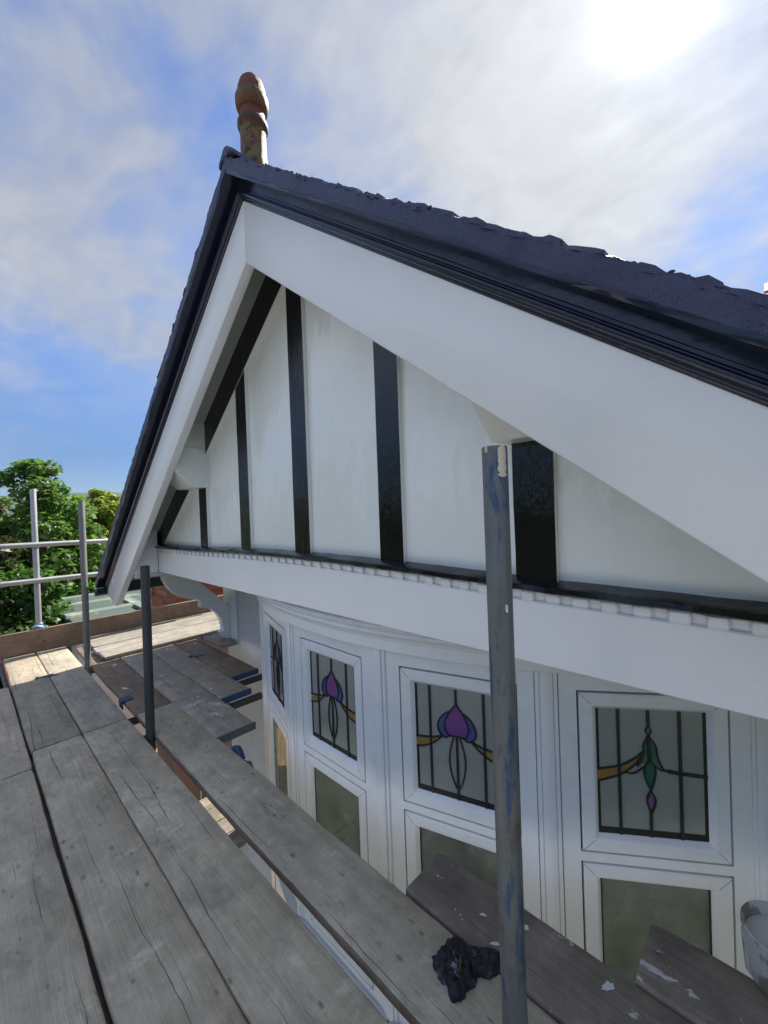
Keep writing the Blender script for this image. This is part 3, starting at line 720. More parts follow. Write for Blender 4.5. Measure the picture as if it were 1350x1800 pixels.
def window(k, kind):
    T = FT(k); top = kind == 'top'
    z0, z1 = (ZT0, ZT1) if top else kind
    fw = .058
    g = FG(T)   # dark rebate behind the gap round the sash
    for u0, u1, za, zb in ((-CW - .004, CW + .004, z0 - .012, z0 + .004), (-CW - .004, CW + .004, z1 - .004, z1 + .012), (-CW - .004, -CW + .012, z1 + .012, z0 - .012), (CW - .012, CW + .004, z1 + .012, z0 - .012)):
        g.bx(u0, u1, -.019, -.012, za, zb)
    name = 'top_light' if top else 'casement'
    win = H(name, g, M_gasket)
    sash = obj('sash', sash_geo(T, z0, z1, fw), M_upvc, parent=win)
    g = FG(T)
    for su in (-1, 1):
        for zz, sg in ((z0 - .007, -1), (z1 + .007, 1)):
            g.strip([(su * (CW - .007), zz), (su * (CW - .005 - fw + .016), zz + sg * (fw - .018))], .0012, .006, .0064)
    tag(obj('mitre_joint', g, M_clip, parent=win), kind='stuff')
    a = CW - .007 - fw; zt, zb = z0 - .007 - fw, z1 + .007 + fw
    g = FG(T); g.bx(-a, a, -.022, -.014, zb, zt)
    obj('pane', g, M_obscure if top else M_glass, parent=win)
    g = FG(T); t = .010 if top else .006
    bt = .022 if top else .008
    g.bx(-a, a, -.0138, -.0125, zb, zb + bt); g.bx(-a, -a + t, -.0138, -.0125, zb + bt, zt); g.bx(a - t, a, -.0138, -.0125, zb + bt, zt)
    obj('pane_border', g, M_gasket, parent=win)  # dark strips along the bottom and sides of the pane
    if top:
        Wd, Hh = 2 * a, zt - zb
        F = lambda u, v: (-a + u * Wd, zt - v * Hh)
        n0, n1 = -.0139, -.0095
        def glass(name, pts, m): 
            q = FG(T); q.pr([F(*p) for p in pts], n0, -.0122); obj(name, q, m, parent=win)
        def smooth_(pts, n=8):
            out = []
            for i in range(len(pts) - 1):
                p0 = pts[max(i - 1, 0)]; p1 = pts[i]; p2 = pts[i + 1]; p3 = pts[min(i + 2, len(pts) - 1)]
                for j in range(n):
                    t = j / n
                    out.append(tuple(.5 * (2 * p1[c] + (p2[c] - p0[c]) * t + (2 * p0[c] - 5 * p1[c] + 4 * p2[c] - p3[c]) * t * t + (3 * p1[c] - p0[c] - 3 * p2[c] + p3[c]) * t ** 3) for c in (0, 1)))
            return out + [pts[-1]]
        ld = FG(T)
        def came(pts, w=.0065, sm=True):
            pts = smooth_(pts) if sm and len(pts) > 2 else pts
            ld.strip([F(*p) for p in pts], w, n0, n1 + .001)
        if abs(k) < 2 or k == -9:
            pass
        if k in (-1, 0, 1):
            mir = lambda pts: [(1 - u, v) for u, v in pts]
            for u in (.185, .815): came([(u, 0), (u, 1)], .0095)
            came([(.5, 0), (.5, .135)], .0095); came([(.5, .425), (.5, 1)], .0095)
            budR = smooth_([(.5, .135), (.575, .215), (.625, .29), (.642, .35), (.622, .40), (.585, .428), (.5, .425)])
            bud = budR + [(1 - u, v) for u, v in budR[::-1]][1:-1]
            glass('purple_bud', bud, M_purple)
            wing = smooth_([(.565, .205), (.66, .255), (.715, .325), (.722, .385), (.69, .43), (.63, .452), (.585, .43)])
            inner = smooth_([(.585, .43), (.622, .40), (.642, .35), (.625, .29), (.565, .205)])
            for f_ in (lambda p: p, mir):
                glass('blue_petal', f_(wing + inner[1:-1]), M_blue)
                came(f_([(.5, .135), (.575, .215), (.625, .29), (.642, .35), (.622, .40), (.585, .428), (.5, .425)]))
                came(f_([(.565, .205), (.66, .255), (.715, .325), (.722, .385), (.69, .43), (.63, .452), (.585, .43)]))
                top_ = smooth_([(.66, .440), (.78, .475), (.90, .49), (1.0, .50)]); bot_ = smooth_([(1.0, .59), (.90, .575), (.78, .525), (.66, .440)])
                glass('amber_ribbon', f_(top_ + bot_[:-1]), M_amber)
                came(f_([(.66, .440), (.78, .475), (.90, .49), (1.0, .50)])); came(f_([(1.0, .59), (.90, .575), (.78, .525), (.66, .440)]))
                came(f_([(.535, .43), (.58, .56), (.592, .68), (.565, .80), (.515, .90)]), .0055)
        else:
            s_ = 1 if k > 0 else -1
            f_ = (lambda p: p) if k > 0 else (lambda p: [(1 - u, v) for u, v in p])
            for u in (.21, .765): came(f_([(u, 0), (u, 1)]), .0095)
            came(f_([(.485, 0), (.485, .13)]), .0095); came(f_([(.49, .80), (.49, 1)]), .0095)
            for sg in (-1, 1): came(f_([(.485, .125), (.485 + sg * .022, .165), (.485, .205)]), .005)
            gr = smooth_([(.485, .205), (.545, .275), (.565, .37), (.61, .455), (.655, .475), (.59, .468), (.535, .44), (.49, .395)])
            glass('green_leaf', f_(gr), M_green)
            gl_ = smooth_([(.485, .205), (.44, .275), (.43, .36), (.395, .435), (.435, .425), (.49, .395)])
            glass('green_leaf', f_(gl_), M_green)
            came(f_([(.485, .205), (.545, .275), (.565, .37), (.61, .455), (.655, .475)]), .0055); came(f_([(.655, .475), (.59, .468), (.535, .44), (.49, .395)]), .0045)
            came(f_([(.485, .205), (.44, .275), (.43, .36), (.375, .45)]), .0055); came(f_([(.485, .21), (.49, .395)]), .012)
            came(f_([(.655, .475), (.765, .485), (1.0, .50)]), .011)
            em = smooth_([(.49, .40), (.54, .46), (.53, .545), (.495, .635)]); eml = smooth_([(.495, .635), (.45, .545), (.44, .46), (.49, .40)])
            glass('emerald_drop', f_(em + eml[1:-1]), M_emerald); came(f_([(.49, .40), (.54, .46), (.53, .545), (.495, .635)]), .0055); came(f_([(.495, .635), (.45, .545), (.44, .46), (.49, .40)]), .0055)
            pk = [(.495, .645), (.53, .71), (.497, .80), (.462, .71)]
            glass('pink_drop', f_(pk), M_pink); came(f_([(.495, .635), (.535, .71), (.495, .805), (.457, .71), (.495, .635)]), .0055)
            t1 = smooth_([(0, .49), (.2, .455), (.33, .40), (.43, .335)]); b1 = smooth_([(.43, .345), (.36, .43), (.22, .52), (0, .585)])
            glass('amber_ribbon', f_(t1 + b1), M_amber)
            came(f_([(0, .49), (.2, .455), (.33, .40), (.43, .335)]), .0055); came(f_([(.43, .345), (.36, .43), (.22, .52), (0, .585)]), .0055)
            came(f_([(.25, .50), (.34, .505), (.43, .455)]), .0045)
        obj('leading', ld, M_lead, parent=win)
    return win
for k in (-2, -1, 0, 1, 2):
    window(k, 'top'); window(k, (ZC0, ZC1)); window(k, (-3.12, -4.25))
    T = FT(k)
    g = FG(T)     # fixed frame bars of this face
    hu = .300
    for za, zb in ((ZT0 + .0005, -.60), (ZC0 + .0005, ZT1 - .0005), (-2.235, ZC1 - .0005)):
        g.bx(-CW, CW, -.045, .002, za, zb)
    for su in (-1, 1):
        g.bx(min(su * CW, su * hu), max(su * CW, su * hu), -.045, .002, -2.235, -.60)
    H('window_frame', g, M_upvc)
    g = FG(T); g.bx(-P_ / 2, P_ / 2, -.05, .004, -3.06, -2.275); H('bay_apron', g, M_upvc)
    g = FG(T)
    for su in (-.23, 0, .23): g.bx(su - .004, su + .004, .004, .006, -3.05, -2.28)
    H('apron_groove', g, M_clip)
    g = FG(T); g.bx(-P_ / 2 - .01, P_ / 2 + .01, -.05, .05, -2.274, -2.237); H('bay_sill', g, M_upvc, bevel=.004)
    g = FG(T)
    for za, zb in ((-3.1195, -3.061), (-4.30, -4.2505)): g.bx(-CW, CW, -.045, .002, za, zb)
    for su in (-1, 1): g.bx(min(su * CW, su * hu), max(su * CW, su * hu), -.045, .002, -4.30, -3.061)
    H('window_frame', g, M_upvc)
    g = FG(T); g.bx(-P_ / 2, P_ / 2, -.05, .003, GZ, -4.302); H('bay_base', g, M_dash)
# mullions at the joints of the faces, reeded
for k in (-2, -1, 0, 1):
    cA, aA = facet(k); aB = (k + 1) * AN
    J = Vector((cA.x + math.cos(aA) * P_ / 2, cA.y + math.sin(aA) * P_ / 2))
    def pt(a, t, n): return (J.x + math.cos(a) * t + math.sin(a) * n, J.y + math.sin(a) * t - math.cos(a) * n)
    prof = [pt(aA, -.0415, -.05)]
    for t, n in ((-.0415, -.006), (-.039, .000), (-.036, .008), (-.024, .008), (-.0225, .003), (-.0205, .003), (-.019, .013), (-.0035, .016)): prof.append(pt(aA, t, n))
    for t, n in ((.0035, .016), (.019, .013), (.0205, .003), (.0225, .003), (.024, .008), (.036, .008), (.039, 0.0), (.0415, -.006)): prof.append(pt(aB, t, n))
    prof.append(pt(aB, .0415, -.05))
    for za, zb in ((-2.235, -.60), (-4.30, -3.061)):
        g = Geo(); g.prism(prof, za, zb, ax='z'); H('mullion', g, M_upvc)
# end posts of the bay against the wall
for s in (-1, 1):
    T = FT(2 * s); g = FG(T)
    for t0, t1, n in ((.3005, .312, .006), (.3125, .328, .011), (.3285, .36, .004)):
        g.bx(min(s * t0, s * t1), max(s * t0, s * t1), -.05, n, -4.3, -.60)
    H('bay_end_post', g, M_upvc)
# curved head moulding
RB = P_ / (2 * math.sin(AN / 2)); CYB = YB + RB * math.cos(AN / 2)
prof = [(-.06, -.603), (.024, -.603), (.028, -.600), (.028, -.556), (.033, -.553), (.036, -.545), (.036, -.541), (.044, -.538), (.056, -.531), (.062, -.521), (.060, -.512), (.052, -.507), (.052, -.502), (.066, -.499), (.078, -.491), (.080, -.482), (.074, -.475), (.062, -.472), (.062, -.468), (.030, -.459), (-.06, -.4525)]
g = Geo(); rr = []
for i in range(97):
    t = -AN * 2.56 + AN * 5.12 * i / 96
    rr.append([(CX + (RB + n) * math.sin(t), CYB - (RB + n) * math.cos(t), z) for n, z in prof])
g.rings(rr); H('bay_head_moulding', g, M_upvc, smooth=28)
# dim room and curtains behind the panes
g = Geo(); g.box(-3.4, .2, 1.95, 4.2, -4.85, -.46); g.f = [f for i, f in enumerate(g.f) if i != 2]; g.m = g.m[:5]
H('dim_room', g, M_room)
g = Geo(); g.box(-3.3, .1, 1.6, 1.9, -2.62, -2.5); H('room_floor', g, M_room)
for k in (-2, -1, 0, 1, 2):
    T = FT(k); g = Geo(); n = 40; rows = []
    us = np.linspace(-.33, .33 if k in (2,) else (-.02 if k == 1 else -.12), n)
    rows = [[T(u, -.11 + .018 * math.sin(u * 70 + k) + .01 * math.sin(u * 31), z) for u in us] for z in (-1.29, -2.25)]
    g.rings(rows, cap=False, closed=False); H('curtain', g, M_curtain, smooth=80)
# main roof beyond, seen past the verge
g = Geo(); g.prism([(.0, 1.0), (5.0, 1.0), (5.0, 1.38), (.0, 1.38)], 4.3, 4.5); H('rear_wall', g, M_dash)
for r_ in range(14):
    for c_ in range(10):
        g = Geo(); x0 = -.20 + c_ * .17 + (.085 if r_ % 2 else 0); y0 = 4.0 + r_ * .085; z0 = 1.42 + r_ * .062
        if x0 < -.10 + r_ * .05: continue
        g.add([(x0, y0, z0), (x0 + .163, y0, z0), (x0 + .163, y0 + .2, z0 + .13), (x0, y0 + .2, z0 + .13), (x0, y0, z0 + .018), (x0 + .163, y0, z0 + .018), (x0 + .163, y0 + .2, z0 + .148), (x0, y0 + .2, z0 + .148)],
              [(0, 3, 2, 1), (4, 5, 6, 7), (0, 1, 5, 4), (1, 2, 6, 5), (2, 3, 7, 6), (3, 0, 4, 7)])
        H('red_roof_tile', g, M_redtile)

# ------------------------------------------------------------------ scaffold
DZ = -1.257
def board(x0, x1, y0, y1, label, mat=None, side=None, top=DZ, group='scaffold boards of the outer walkway', along='x', ends=(None, None), seed=None, th=.038):
    L, W = (x1 - x0, y1 - y0) if along == 'x' else (y1 - y0, x1 - x0)
    sd = random.random() * 100 if seed is None else seed
    t = thing('scaffold_board', label, 'scaffold board', ((x0 + x1) / 2, (y0 + y1) / 2, top), group)
    g = Geo(); rr = []; n = max(8, int(L / .05))
    hw = W / 2; r = .008
    sec = [(-hw, -th + r), (-hw, -r), (-hw + r * .35, -r * .35), (-hw + r, 0), (-hw * .34, .0), (hw * .34, 0), (hw - r, 0), (hw - r * .35, -r * .35), (hw, -r), (hw, -th + r), (hw - r, -th), (-hw + r, -th)]
    for i in range(n + 1):
        x = -L / 2 + L * i / n; sec2 = []
        e = 0
        if i in (0, n): e = .004
        for j, (y, z) in enumerate(sec):
            dy = .0035 * mnoise.noise(Vector((x * 2.2 + sd, 3 if y < 0 else 9, sd))) + .0018 * mnoise.noise(Vector((x * 14 + sd, j, sd)))
            dz = .0022 * mnoise.noise(Vector((x * 1.6 + sd, y * 9, sd))) + (.0018 * mnoise.noise(Vector((x * 17, j * 3.3, sd))) if j in (1, 2, 3, 6, 7, 8) else 0)
            xx = x + (.003 * mnoise.noise(Vector((y * 30, z * 40, sd + i))) if i in (0, n) else 0)
            yy = y * (1 - e / hw) + dy; zz = (z + th / 2) * (1 - (2 * e / th)) - th / 2 + dz
            sec2.append((xx, yy, zz) if along == 'x' else (-yy, xx, zz))
        rr.append(sec2)
    g.rings(rr)
    if side: g.m = [1 if (fi % 12) in (0, 1, 8, 9, 11) and fi < 12 * n else 0 for fi in range(len(g.f))]
    o = obj('board', g, [mat or M_wood] + ([side] if side else []), parent=t, smooth=40, inv=False)
    if along == 'y':      # keep the grain running along the board
        me = o.data
        me.transform(Matrix.Rotation(-math.pi / 2, 4, 'Z')); o.rotation_euler.z = math.pi / 2
    for s, m in zip((-1, 1), ends):
        if m is None: continue
        g = Geo(); e0, e1 = s * (L / 2 - .014), s * (L / 2 + .0018); a, b = sorted((e0, e1)); k = .0016
        g.box(a, b, -hw - k, hw + k, -th - k, k * .9)
        q = obj('end_band', g, m, parent=t, bevel=.0015, inv=False)
        if along == 'y': q.rotation_euler.z = math.pi / 2
    return t
XR_ = .75
# outer walkway, three full runs and two more under the viewer
board(-2.9485, XR_, .4585, .690, 'wide grey scaffold board of the outer walkway nearest the bay window, long crack down it')
board(-2.9485, XR_, .2290, .4545, 'middle grey scaffold board of the outer walkway, dark footmarks, joint near the second pole')
board(-2.745, XR_, -.012, .2130, 'grey scaffold board at the lower left with two long cracks, left of the dark gap')
board(-2.745, XR_, -.238, -.0095, 'grey scaffold board at the outer edge of the walkway below the camera')
board(-5.125, -2.9615, .4600, .690, 'sunlit grey board running to the toe board beside the far upright, cracked along its middle', M_wood_sun_dim)
board(-5.125, -2.9615, .2270, .4555, 'sunlit pale board running to the toe board, red painted edge', M_wood_sun_dim)
board(-4.240, -2.7555, -.012, .2150, 'short grey board at left picture edge with its end in sunlight')
board(-4.240, -2.7555, -.238, -.0095, 'outermost short grey board beyond left picture edge')
g = Geo(); g.box(-5.12, -4.25, .2245, .2262, DZ - .036, DZ - .001)
tag(obj('painted_edge', g, M_redpaint), None)
bpy.data.objects['painted_edge'].parent = bpy.data.objects['scaffold_board.005']
bpy.data.objects['painted_edge'].matrix_parent_inverse = Matrix.Translation(-Vector(bpy.data.objects['scaffold_board.005'].location))
# inner boards on the brackets
gi = 'scaffold boards of the inner run under the gable'
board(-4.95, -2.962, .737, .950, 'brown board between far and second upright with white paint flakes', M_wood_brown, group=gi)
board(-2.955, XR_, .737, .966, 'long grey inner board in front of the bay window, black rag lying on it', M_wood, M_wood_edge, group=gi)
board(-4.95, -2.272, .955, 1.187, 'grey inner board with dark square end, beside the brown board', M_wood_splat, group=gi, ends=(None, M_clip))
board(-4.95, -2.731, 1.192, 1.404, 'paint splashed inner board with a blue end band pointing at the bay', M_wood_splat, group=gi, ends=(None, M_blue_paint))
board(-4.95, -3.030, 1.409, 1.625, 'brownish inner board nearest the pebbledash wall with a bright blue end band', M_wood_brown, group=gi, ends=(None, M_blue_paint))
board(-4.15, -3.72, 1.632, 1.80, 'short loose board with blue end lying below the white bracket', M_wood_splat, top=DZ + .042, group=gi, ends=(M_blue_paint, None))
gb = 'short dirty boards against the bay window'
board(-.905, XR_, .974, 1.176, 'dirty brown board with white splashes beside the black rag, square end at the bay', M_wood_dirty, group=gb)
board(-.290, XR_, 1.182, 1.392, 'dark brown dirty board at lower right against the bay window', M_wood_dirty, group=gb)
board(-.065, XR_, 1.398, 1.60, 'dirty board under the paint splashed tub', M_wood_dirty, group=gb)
# boards stacked across the far end
gs = 'pale boards stacked across the far end'
for k, (a, b) in enumerate(((-5.115, -4.905), (-4.90, -4.682), (-4.655, -4.468), (-4.463, -4.262))):
    board(a, b, .825 + (.0 if k > 1 else -.0), 3.0, ['stacked pale board lying against the toe board', 'second stacked pale board from the toe board', 'third stacked pale board from the toe board, deep grain', 'front board of the pale stack with dark side showing'][k],
          M_wood_pale, top=DZ + .0405, group=gs, along='y', ends=((M_clip, None) if k % 2 else (None, None)))
# toe board on edge
t = thing('toe_board', 'brown timber toe board standing on edge across the far end', 'toe board', (-5.150, 1.30, DZ))
g = Geo(); rr = []
for i in range(61):
    y = .215 - 1.30 + i * .045; q = .003 * mnoise.noise(Vector((y * 3, 1, 5))); rr.append([(-.019, y, -.02), (.019, y, -.02), (.019 + q, y, .2085 + q), (.016 + q, y, .2115 + q), (-.016 + q, y, .2115 + q), (-.019 + q, y, .2085 + q)])
g.rings(rr)
o = obj('board', g, M_wood_toe, parent=t, inv=False)
o.data.transform(Matrix.Rotation(-math.pi / 2, 4, 'Z')); o.rotation_euler.z = math.pi / 2
g = Geo(); g.box(-.022, .022, 1.35, 1.42, -.02, .213)
# lower lift, seen through the gap
for k in range(4):
    board(-4.72 + k * .235, -4.495 + k * .235, 1.62, 2.9, 'pale board of the lower lift seen through the gap (%s from the left)' % ['first', 'second', 'third', 'fourth'][k], M_wood_dirty, top=-3.2, group='boards of the lower lift', along='y')

# uprights
def pole(name, a, b, mat, label, group='upright scaffold tubes', parts=()):
    a = Vector(a); b = Vector(b)
    t = thing(name, label, 'scaffold tube', a, group)
    g = Geo(); d = b - a; L = d.length; n = 28
    rr = [[(r_ * math.cos(2 * math.pi * i / n), r_ * math.sin(2 * math.pi * i / n), z) for i in range(n)] for r_, z in ((.02415, 0), (.02415, L - .002), (.0232, L), (.0200, L), (.0200, L - .12))]
    g.rings(rr, cap=False)
    o = obj('tube', g, mat, parent=t, smooth=50, inv=False)
    o.rotation_euler = d.to_track_quat('Z', 'Y').to_euler()
    return t
fp = pole('scaffold_pole', (-.375, .720, GZ), (-.390, .720, .110), M_steel_blue, 'nearest scaffold upright, grey steel with blue paint patches and cream blob at its top')
# cream foam smear and white splash on the near upright
g = Geo(); rr = []
def onpole(phi, z, out): 
    f = (z - GZ) / (.110 - GZ); cx = -.375 - .015 * f
    return (cx + (.0243 + out) * math.cos(phi), .720 + (.0243 + out) * math.sin(phi), z)
def smear(name, z0, z1, ph0, w, m, parent, seed):
    g = Geo(); n = 14; top = []; bot = []
    for i in range(n + 1):
        z = z0 + (z1 - z0) * i / n; h = w * (.6 + .5 * mnoise.noise(Vector((i * .7, seed, 0)))) * (1 if 0 < i < n else .4); c = ph0 + .06 * mnoise.noise(Vector((i * .5, seed, 4)))
        k = .0035 * (1 + .6 * mnoise.noise(Vector((i * .9, seed, 7))))
        top.append([onpole(c - h, z, -.0005), onpole(c - h * .6, z, k * .7), onpole(c, z, k), onpole(c + h * .6, z, k * .8), onpole(c + h, z, -.0005)])
    g.rings(top, closed=False, cap=False)
    o = obj(name, g, m, smooth=70); o.parent = parent; o.matrix_parent_inverse = Matrix.Translation(-Vector(parent.location)); return o
smear('foam_smear', .050, .109, R_(-27), .62, M_cream, fp, 1)
smear('foam_smear', .098, .109, R_(-100), .2, M_cream, fp, 6)
g = Geo(); c0 = R_(-45)
smear('paint_splash', -.205, -.190, R_(-32), .16, M_splash, fp, 3)
pole('scaffold_pole', (-2.70, .715, GZ), (-2.594, .720, -.282), M_steel_dark, 'short dark scaffold upright, second from the camera, in front of the bargeboard foot')
pole('scaffold_pole', (-4.315, .720, GZ), (-4.264, .720, .150), M_steel_grey, 'dull grey scaffold upright in front of the trees, third from the camera')
lp = pole('scaffold_pole', (-5.205, .500, DZ + .20), (-5.205, .500, .305), M_steel_pale, 'bright galvanised upright clamped on the toe board by a pale blue coupler')
pole('scaffold_pole', (-5.12, .172, GZ), (-5.10, .176, .5), M_steel_pale, 'galvanised corner upright cut by left picture edge')
pole('scaffold_pole', (-5.205, 1.94, GZ), (-5.205, 1.94, 2.50), M_steel_grey, 'upright whose grey tip peeps over the left roof edge')
def P_add(name, g, m, par, **k):
    o = obj(name, g, m, **k); o.parent = par; o.matrix_parent_inverse = Matrix.Translation(-Vector(par.location)); return o
# couplers
def coupler(c, m, par, s=1.0, rotz=0):
    g = Geo(); x, y, z = c
    g.tube((x, y, z - .026 * s), (x, y, z + .026 * s), .031 * s, 18)
    g.box(x + .018 * s, x + .052 * s, y - .024 * s, y + .024 * s, z - .020 * s, z + .020 * s)
    g.tube((x + .03 * s, y - .045 * s, z), (x + .03 * s, y + .045 * s, z), .0075, 8)
    g.tube((x + .03 * s, y + .030 * s, z), (x + .03 * s, y + .044 * s, z), .013, 6)
    return P_add('coupler', g, m, par, bevel=.002, smooth=35)
coupler((-5.205, .500, -.240), M_paleblue, lp); coupler((-5.205, .500, -.585), M_rust, lp)
g = Geo(); g.tube((-5.205, .500, -1.045), (-5.205, .500, -1.000), .034, 20); g.path([(-5.16, .44 + i * .012, -1.035 + .012 * math.sin(i * .6)) for i in range(11)], [.012 + .006 * math.sin(i * .31) for i in range(11)], 8); g.box(-5.205, -5.15, .47, .53, -1.045, -1.022)
P_add('base_coupler', g, M_paleblue, lp, bevel=.003, smooth=40)
# guard rails along the far end
r1 = pole('guard_rail', (-5.150, -.6, -.214), (-5.150, 2.6, -.272), M_steel_pale, 'upper galvanised guard rail across the far end of the scaffold', 'guard rails of the far end')
pole('guard_rail', (-5.150, -.6, -.570), (-5.150, 2.6, -.603), M_steel_pale, 'lower galvanised guard rail across the far end of the scaffold', 'guard rails of the far end')
g = Geo(); g.tube((-5.15, .19, -.231), (-5.15, .245, -.232), .034, 16); g.box(-5.19, -5.10, .195, .24, -.275, -.19)
P_add('blue_coupler', g, M_blue_paint, r1, bevel=.004, smooth=40)
# ledger and transoms carrying the boards
pole('ledger_tube', (-5.4, .222, DZ - .068), (1.0, .222, DZ - .068), M_steel_dark, 'dark ledger tube under the gap in the outer walkway', 'tubes under the boards')
pole('ledger_tube', (-5.4, .640, DZ - .066), (1.0, .640, DZ - .066), M_steel_grey, 'rusty ledger tube under the gap between the walkway runs', 'tubes under the boards')
pole('transom_tube', (-2.73, .2, DZ - .063), (-2.705, 1.465, DZ - .064), M_steel_dark, 'dark transom tube end sticking out under the blue banded board', 'tubes under the boards')
pole('transom_tube', (-3.03, .2, DZ - .063), (-3.005, 1.655, DZ - .064), M_steel_dark, 'dark transom tube under the board next to the wall', 'tubes under the boards')
pole('transom_tube', (-4.3, .2, DZ - .063), (-4.3, 1.64, DZ - .064), M_steel_dark, 'transom tube under the middle of the pale stack', 'tubes under the boards')
pole('transom_tube', (-.1, -.3, DZ - .063), (-.1, 1.30, DZ - .064), M_steel_dark, 'transom tube below the dirty boards near the camera', 'tubes under the boards')
# hop-up bracket with blue wing nut below the grey inner board
t = thing('hop_up_bracket', 'blue painted hop-up bracket with a winged catch below the end of the grey inner board', 'bracket', (-2.10, .98, DZ))
g = Geo(); g.box(-2.125, -2.085, .972, .995, DZ - .20, DZ - .012)
g.path([(-2.11, .985, DZ - .05), (-2.05, .985, DZ - .055), (-1.99, .99, DZ - .04)], [.022, .018, .012], 10)
P_add('bracket_arm', g, M_blue_paint, t, bevel=.003, smooth=45)
g = Geo(); g.prism([(-2.03, DZ - .045), (-1.955, DZ - .005), (-1.925, DZ - .03), (-1.93, DZ - .075), (-1.96, DZ - .088)], .972, .990)
P_add('wing_catch', g, M_clip, t, bevel=.004, smooth=45)
g = Geo(); g.prism([(-2.135, DZ + .004), (-2.08, DZ + .022), (-2.045, DZ + .006), (-2.02, DZ - .03), (-2.12, DZ - .035)], .968, .996)
P_add('cup', g, M_blue_paint, t, bevel=.005, smooth=45)
# board clips
def clip(x, y, m, label, L=.11):
    t = thing('board_clip', label, 'clip', (x, y, DZ), 'steel clips on the board joints')
    g = Geo(); g.box(x - .011, x + .011, y - L / 2, y + L / 2, DZ + .002, DZ + .007); g.tube((x, y - L / 2, DZ + .004), (x, y - L / 2 + .02, DZ + .004), .013, 10)
    P_add('strap', g, m, t, bevel=.002, smooth=40)
    g = Geo(); g.box(x + .02, x + .037, y - L * .1, y + L * .75, DZ + .002, DZ + .007)
    P_add('strap', g, m, t, bevel=.002)
clip(-4.262, .43, M_clip, 'grey clip across the joint of the two sunlit boards')
clip(-3.75, 1.408, M_clip, 'blue grey clip between the two boards below the bracket', .10)
t = thing('board_clip', 'blue clip hooked over the edge of the brown board', 'clip', (-3.25, .735, DZ), 'steel clips on the board joints')
g = Geo(); g.box(-3.30, -3.215, .722, .79, DZ + .001, DZ + .008); g.box(-3.30, -3.215, .720, .7265, DZ - .05, DZ + .008); P_add('strap', g, M_blue_paint, t, bevel=.003)

# paint flakes lying on the boards
def flake(x, y, s, ang, label, top=DZ, m=None, grp='paint flakes on the boards'):
    g = Geo(); n = 22
    pts = [(s * (1 + .75 * mnoise.noise(Vector((i * .9, x * 9, y * 7)))) * math.cos(2 * math.pi * i / n), s * .45 * (1 + .8 * mnoise.noise(Vector((i * .8, x * 5, y * 3)))) * math.sin(2 * math.pi * i / n)) for i in range(n)]
    g.prism([(p[0] * .8, p[1] * .8) for p in pts], 0, .0009, ax='z')
    o = obj('paint_flake', g, m or M_splash, loc=(x, y, top + .0012)); o.rotation_euler.z = ang
    return tag(o, label, 'paint flake', grp)
flake(-3.47, .80, .035, .4, 'large white paint flake on the brown board, left one'); flake(-3.20, .875, .030, .2, 'white paint flake on the brown board beside the second upright')
flake(-.56, 1.115, .020, .9, 'white paint drip on the dirty board, above the rag'); flake(-.67, 1.07, .012, .5, 'small white paint fleck left of the drip on the dirty board'); flake(-.60, 1.02, .015, .7, 'round white paint spot on the dirty board beside the rag')
flake(-.335, 1.12, .022, .9, 'bright white paint splash right of the near upright')
flake(-3.12, .42, .030, .6, 'faint pale scuff on the middle walkway board', m=M_wood_pale)

# black rag
t = thing('paint_rag', 'crumpled black rag smeared with white and yellow paint on the inner board', 'rag', (-.64, .89, DZ))
def f_rag(n, b):
    c = n.coord('Object')
    w_ = n.ramp(n.noise(c, 26, 5, 0.6), [(0.60, 0.0), (0.66, 0.6)])
    n.put(b.inputs['Base Color'], n.mix(w_, (0.010, 0.010, 0.014), (0.10, 0.11, 0.16)))
    n.put(b.inputs['Normal'], n.bump(n.noise(c, 120, 4, 0.6), 0.5, 0.004))
M_rag = material('paint_soaked_cloth', f_rag, rough=0.6)
def blob(cx, cy, rx, ry, rz, rot, seed, nu=56, nv=26):
    g = Geo(); rr = []
    for j in range(nv + 1):
        ph = math.pi * (j / nv) * .5; r = []
        for i in range(nu):
            th = 2 * math.pi * i / nu
            d = Vector((math.cos(th) * math.cos(ph), math.sin(th) * math.cos(ph), math.sin(ph)))
            q = Vector((d.x * 2.2, d.y * 2.2, d.z * .8)); rdg = 1 - 2.2 * abs(mnoise.noise(q * 1.5 + Vector((0, seed, 0)))); k = 1 + .34 * mnoise.noise(d * 1.3 + Vector((seed, 0, 0))) + .16 * rdg + .05 * mnoise.noise(d * 6 + Vector((0, 0, seed)))
            x, y = d.x * rx * k, d.y * ry * k
            r.append((cx + x * math.cos(rot) - y * math.sin(rot), cy + x * math.sin(rot) + y * math.cos(rot), DZ + .002 + max(0, d.z * rz * k)))
        rr.append(r)
    g.rings(rr); return g
P_add('cloth', blob(-.652, .888, .050, .047, .050, .3, 2.0), M_rag, t, smooth=70)
P_add('cloth_fold', blob(-.606, .938, .062, .028, .038, .75, 5.0), M_rag, t, smooth=70)
P_add('cloth_fold', blob(-.622, .856, .030, .025, .036, -.9, 9.0), M_rag, t, smooth=70)
P_add('yellow_smear', blob(-.626, .880, .006, .018, .052, .5, 3.0), material('yellow_paint', base=(.16, .13, .02), rough=.4), t, smooth=70)
P_add('white_smear', blob(-.632, .862, .018, .010, .044, .2, 4.0), material('grey_white_paint', base=(.20, .23, .30), rough=.35), t, smooth=70)

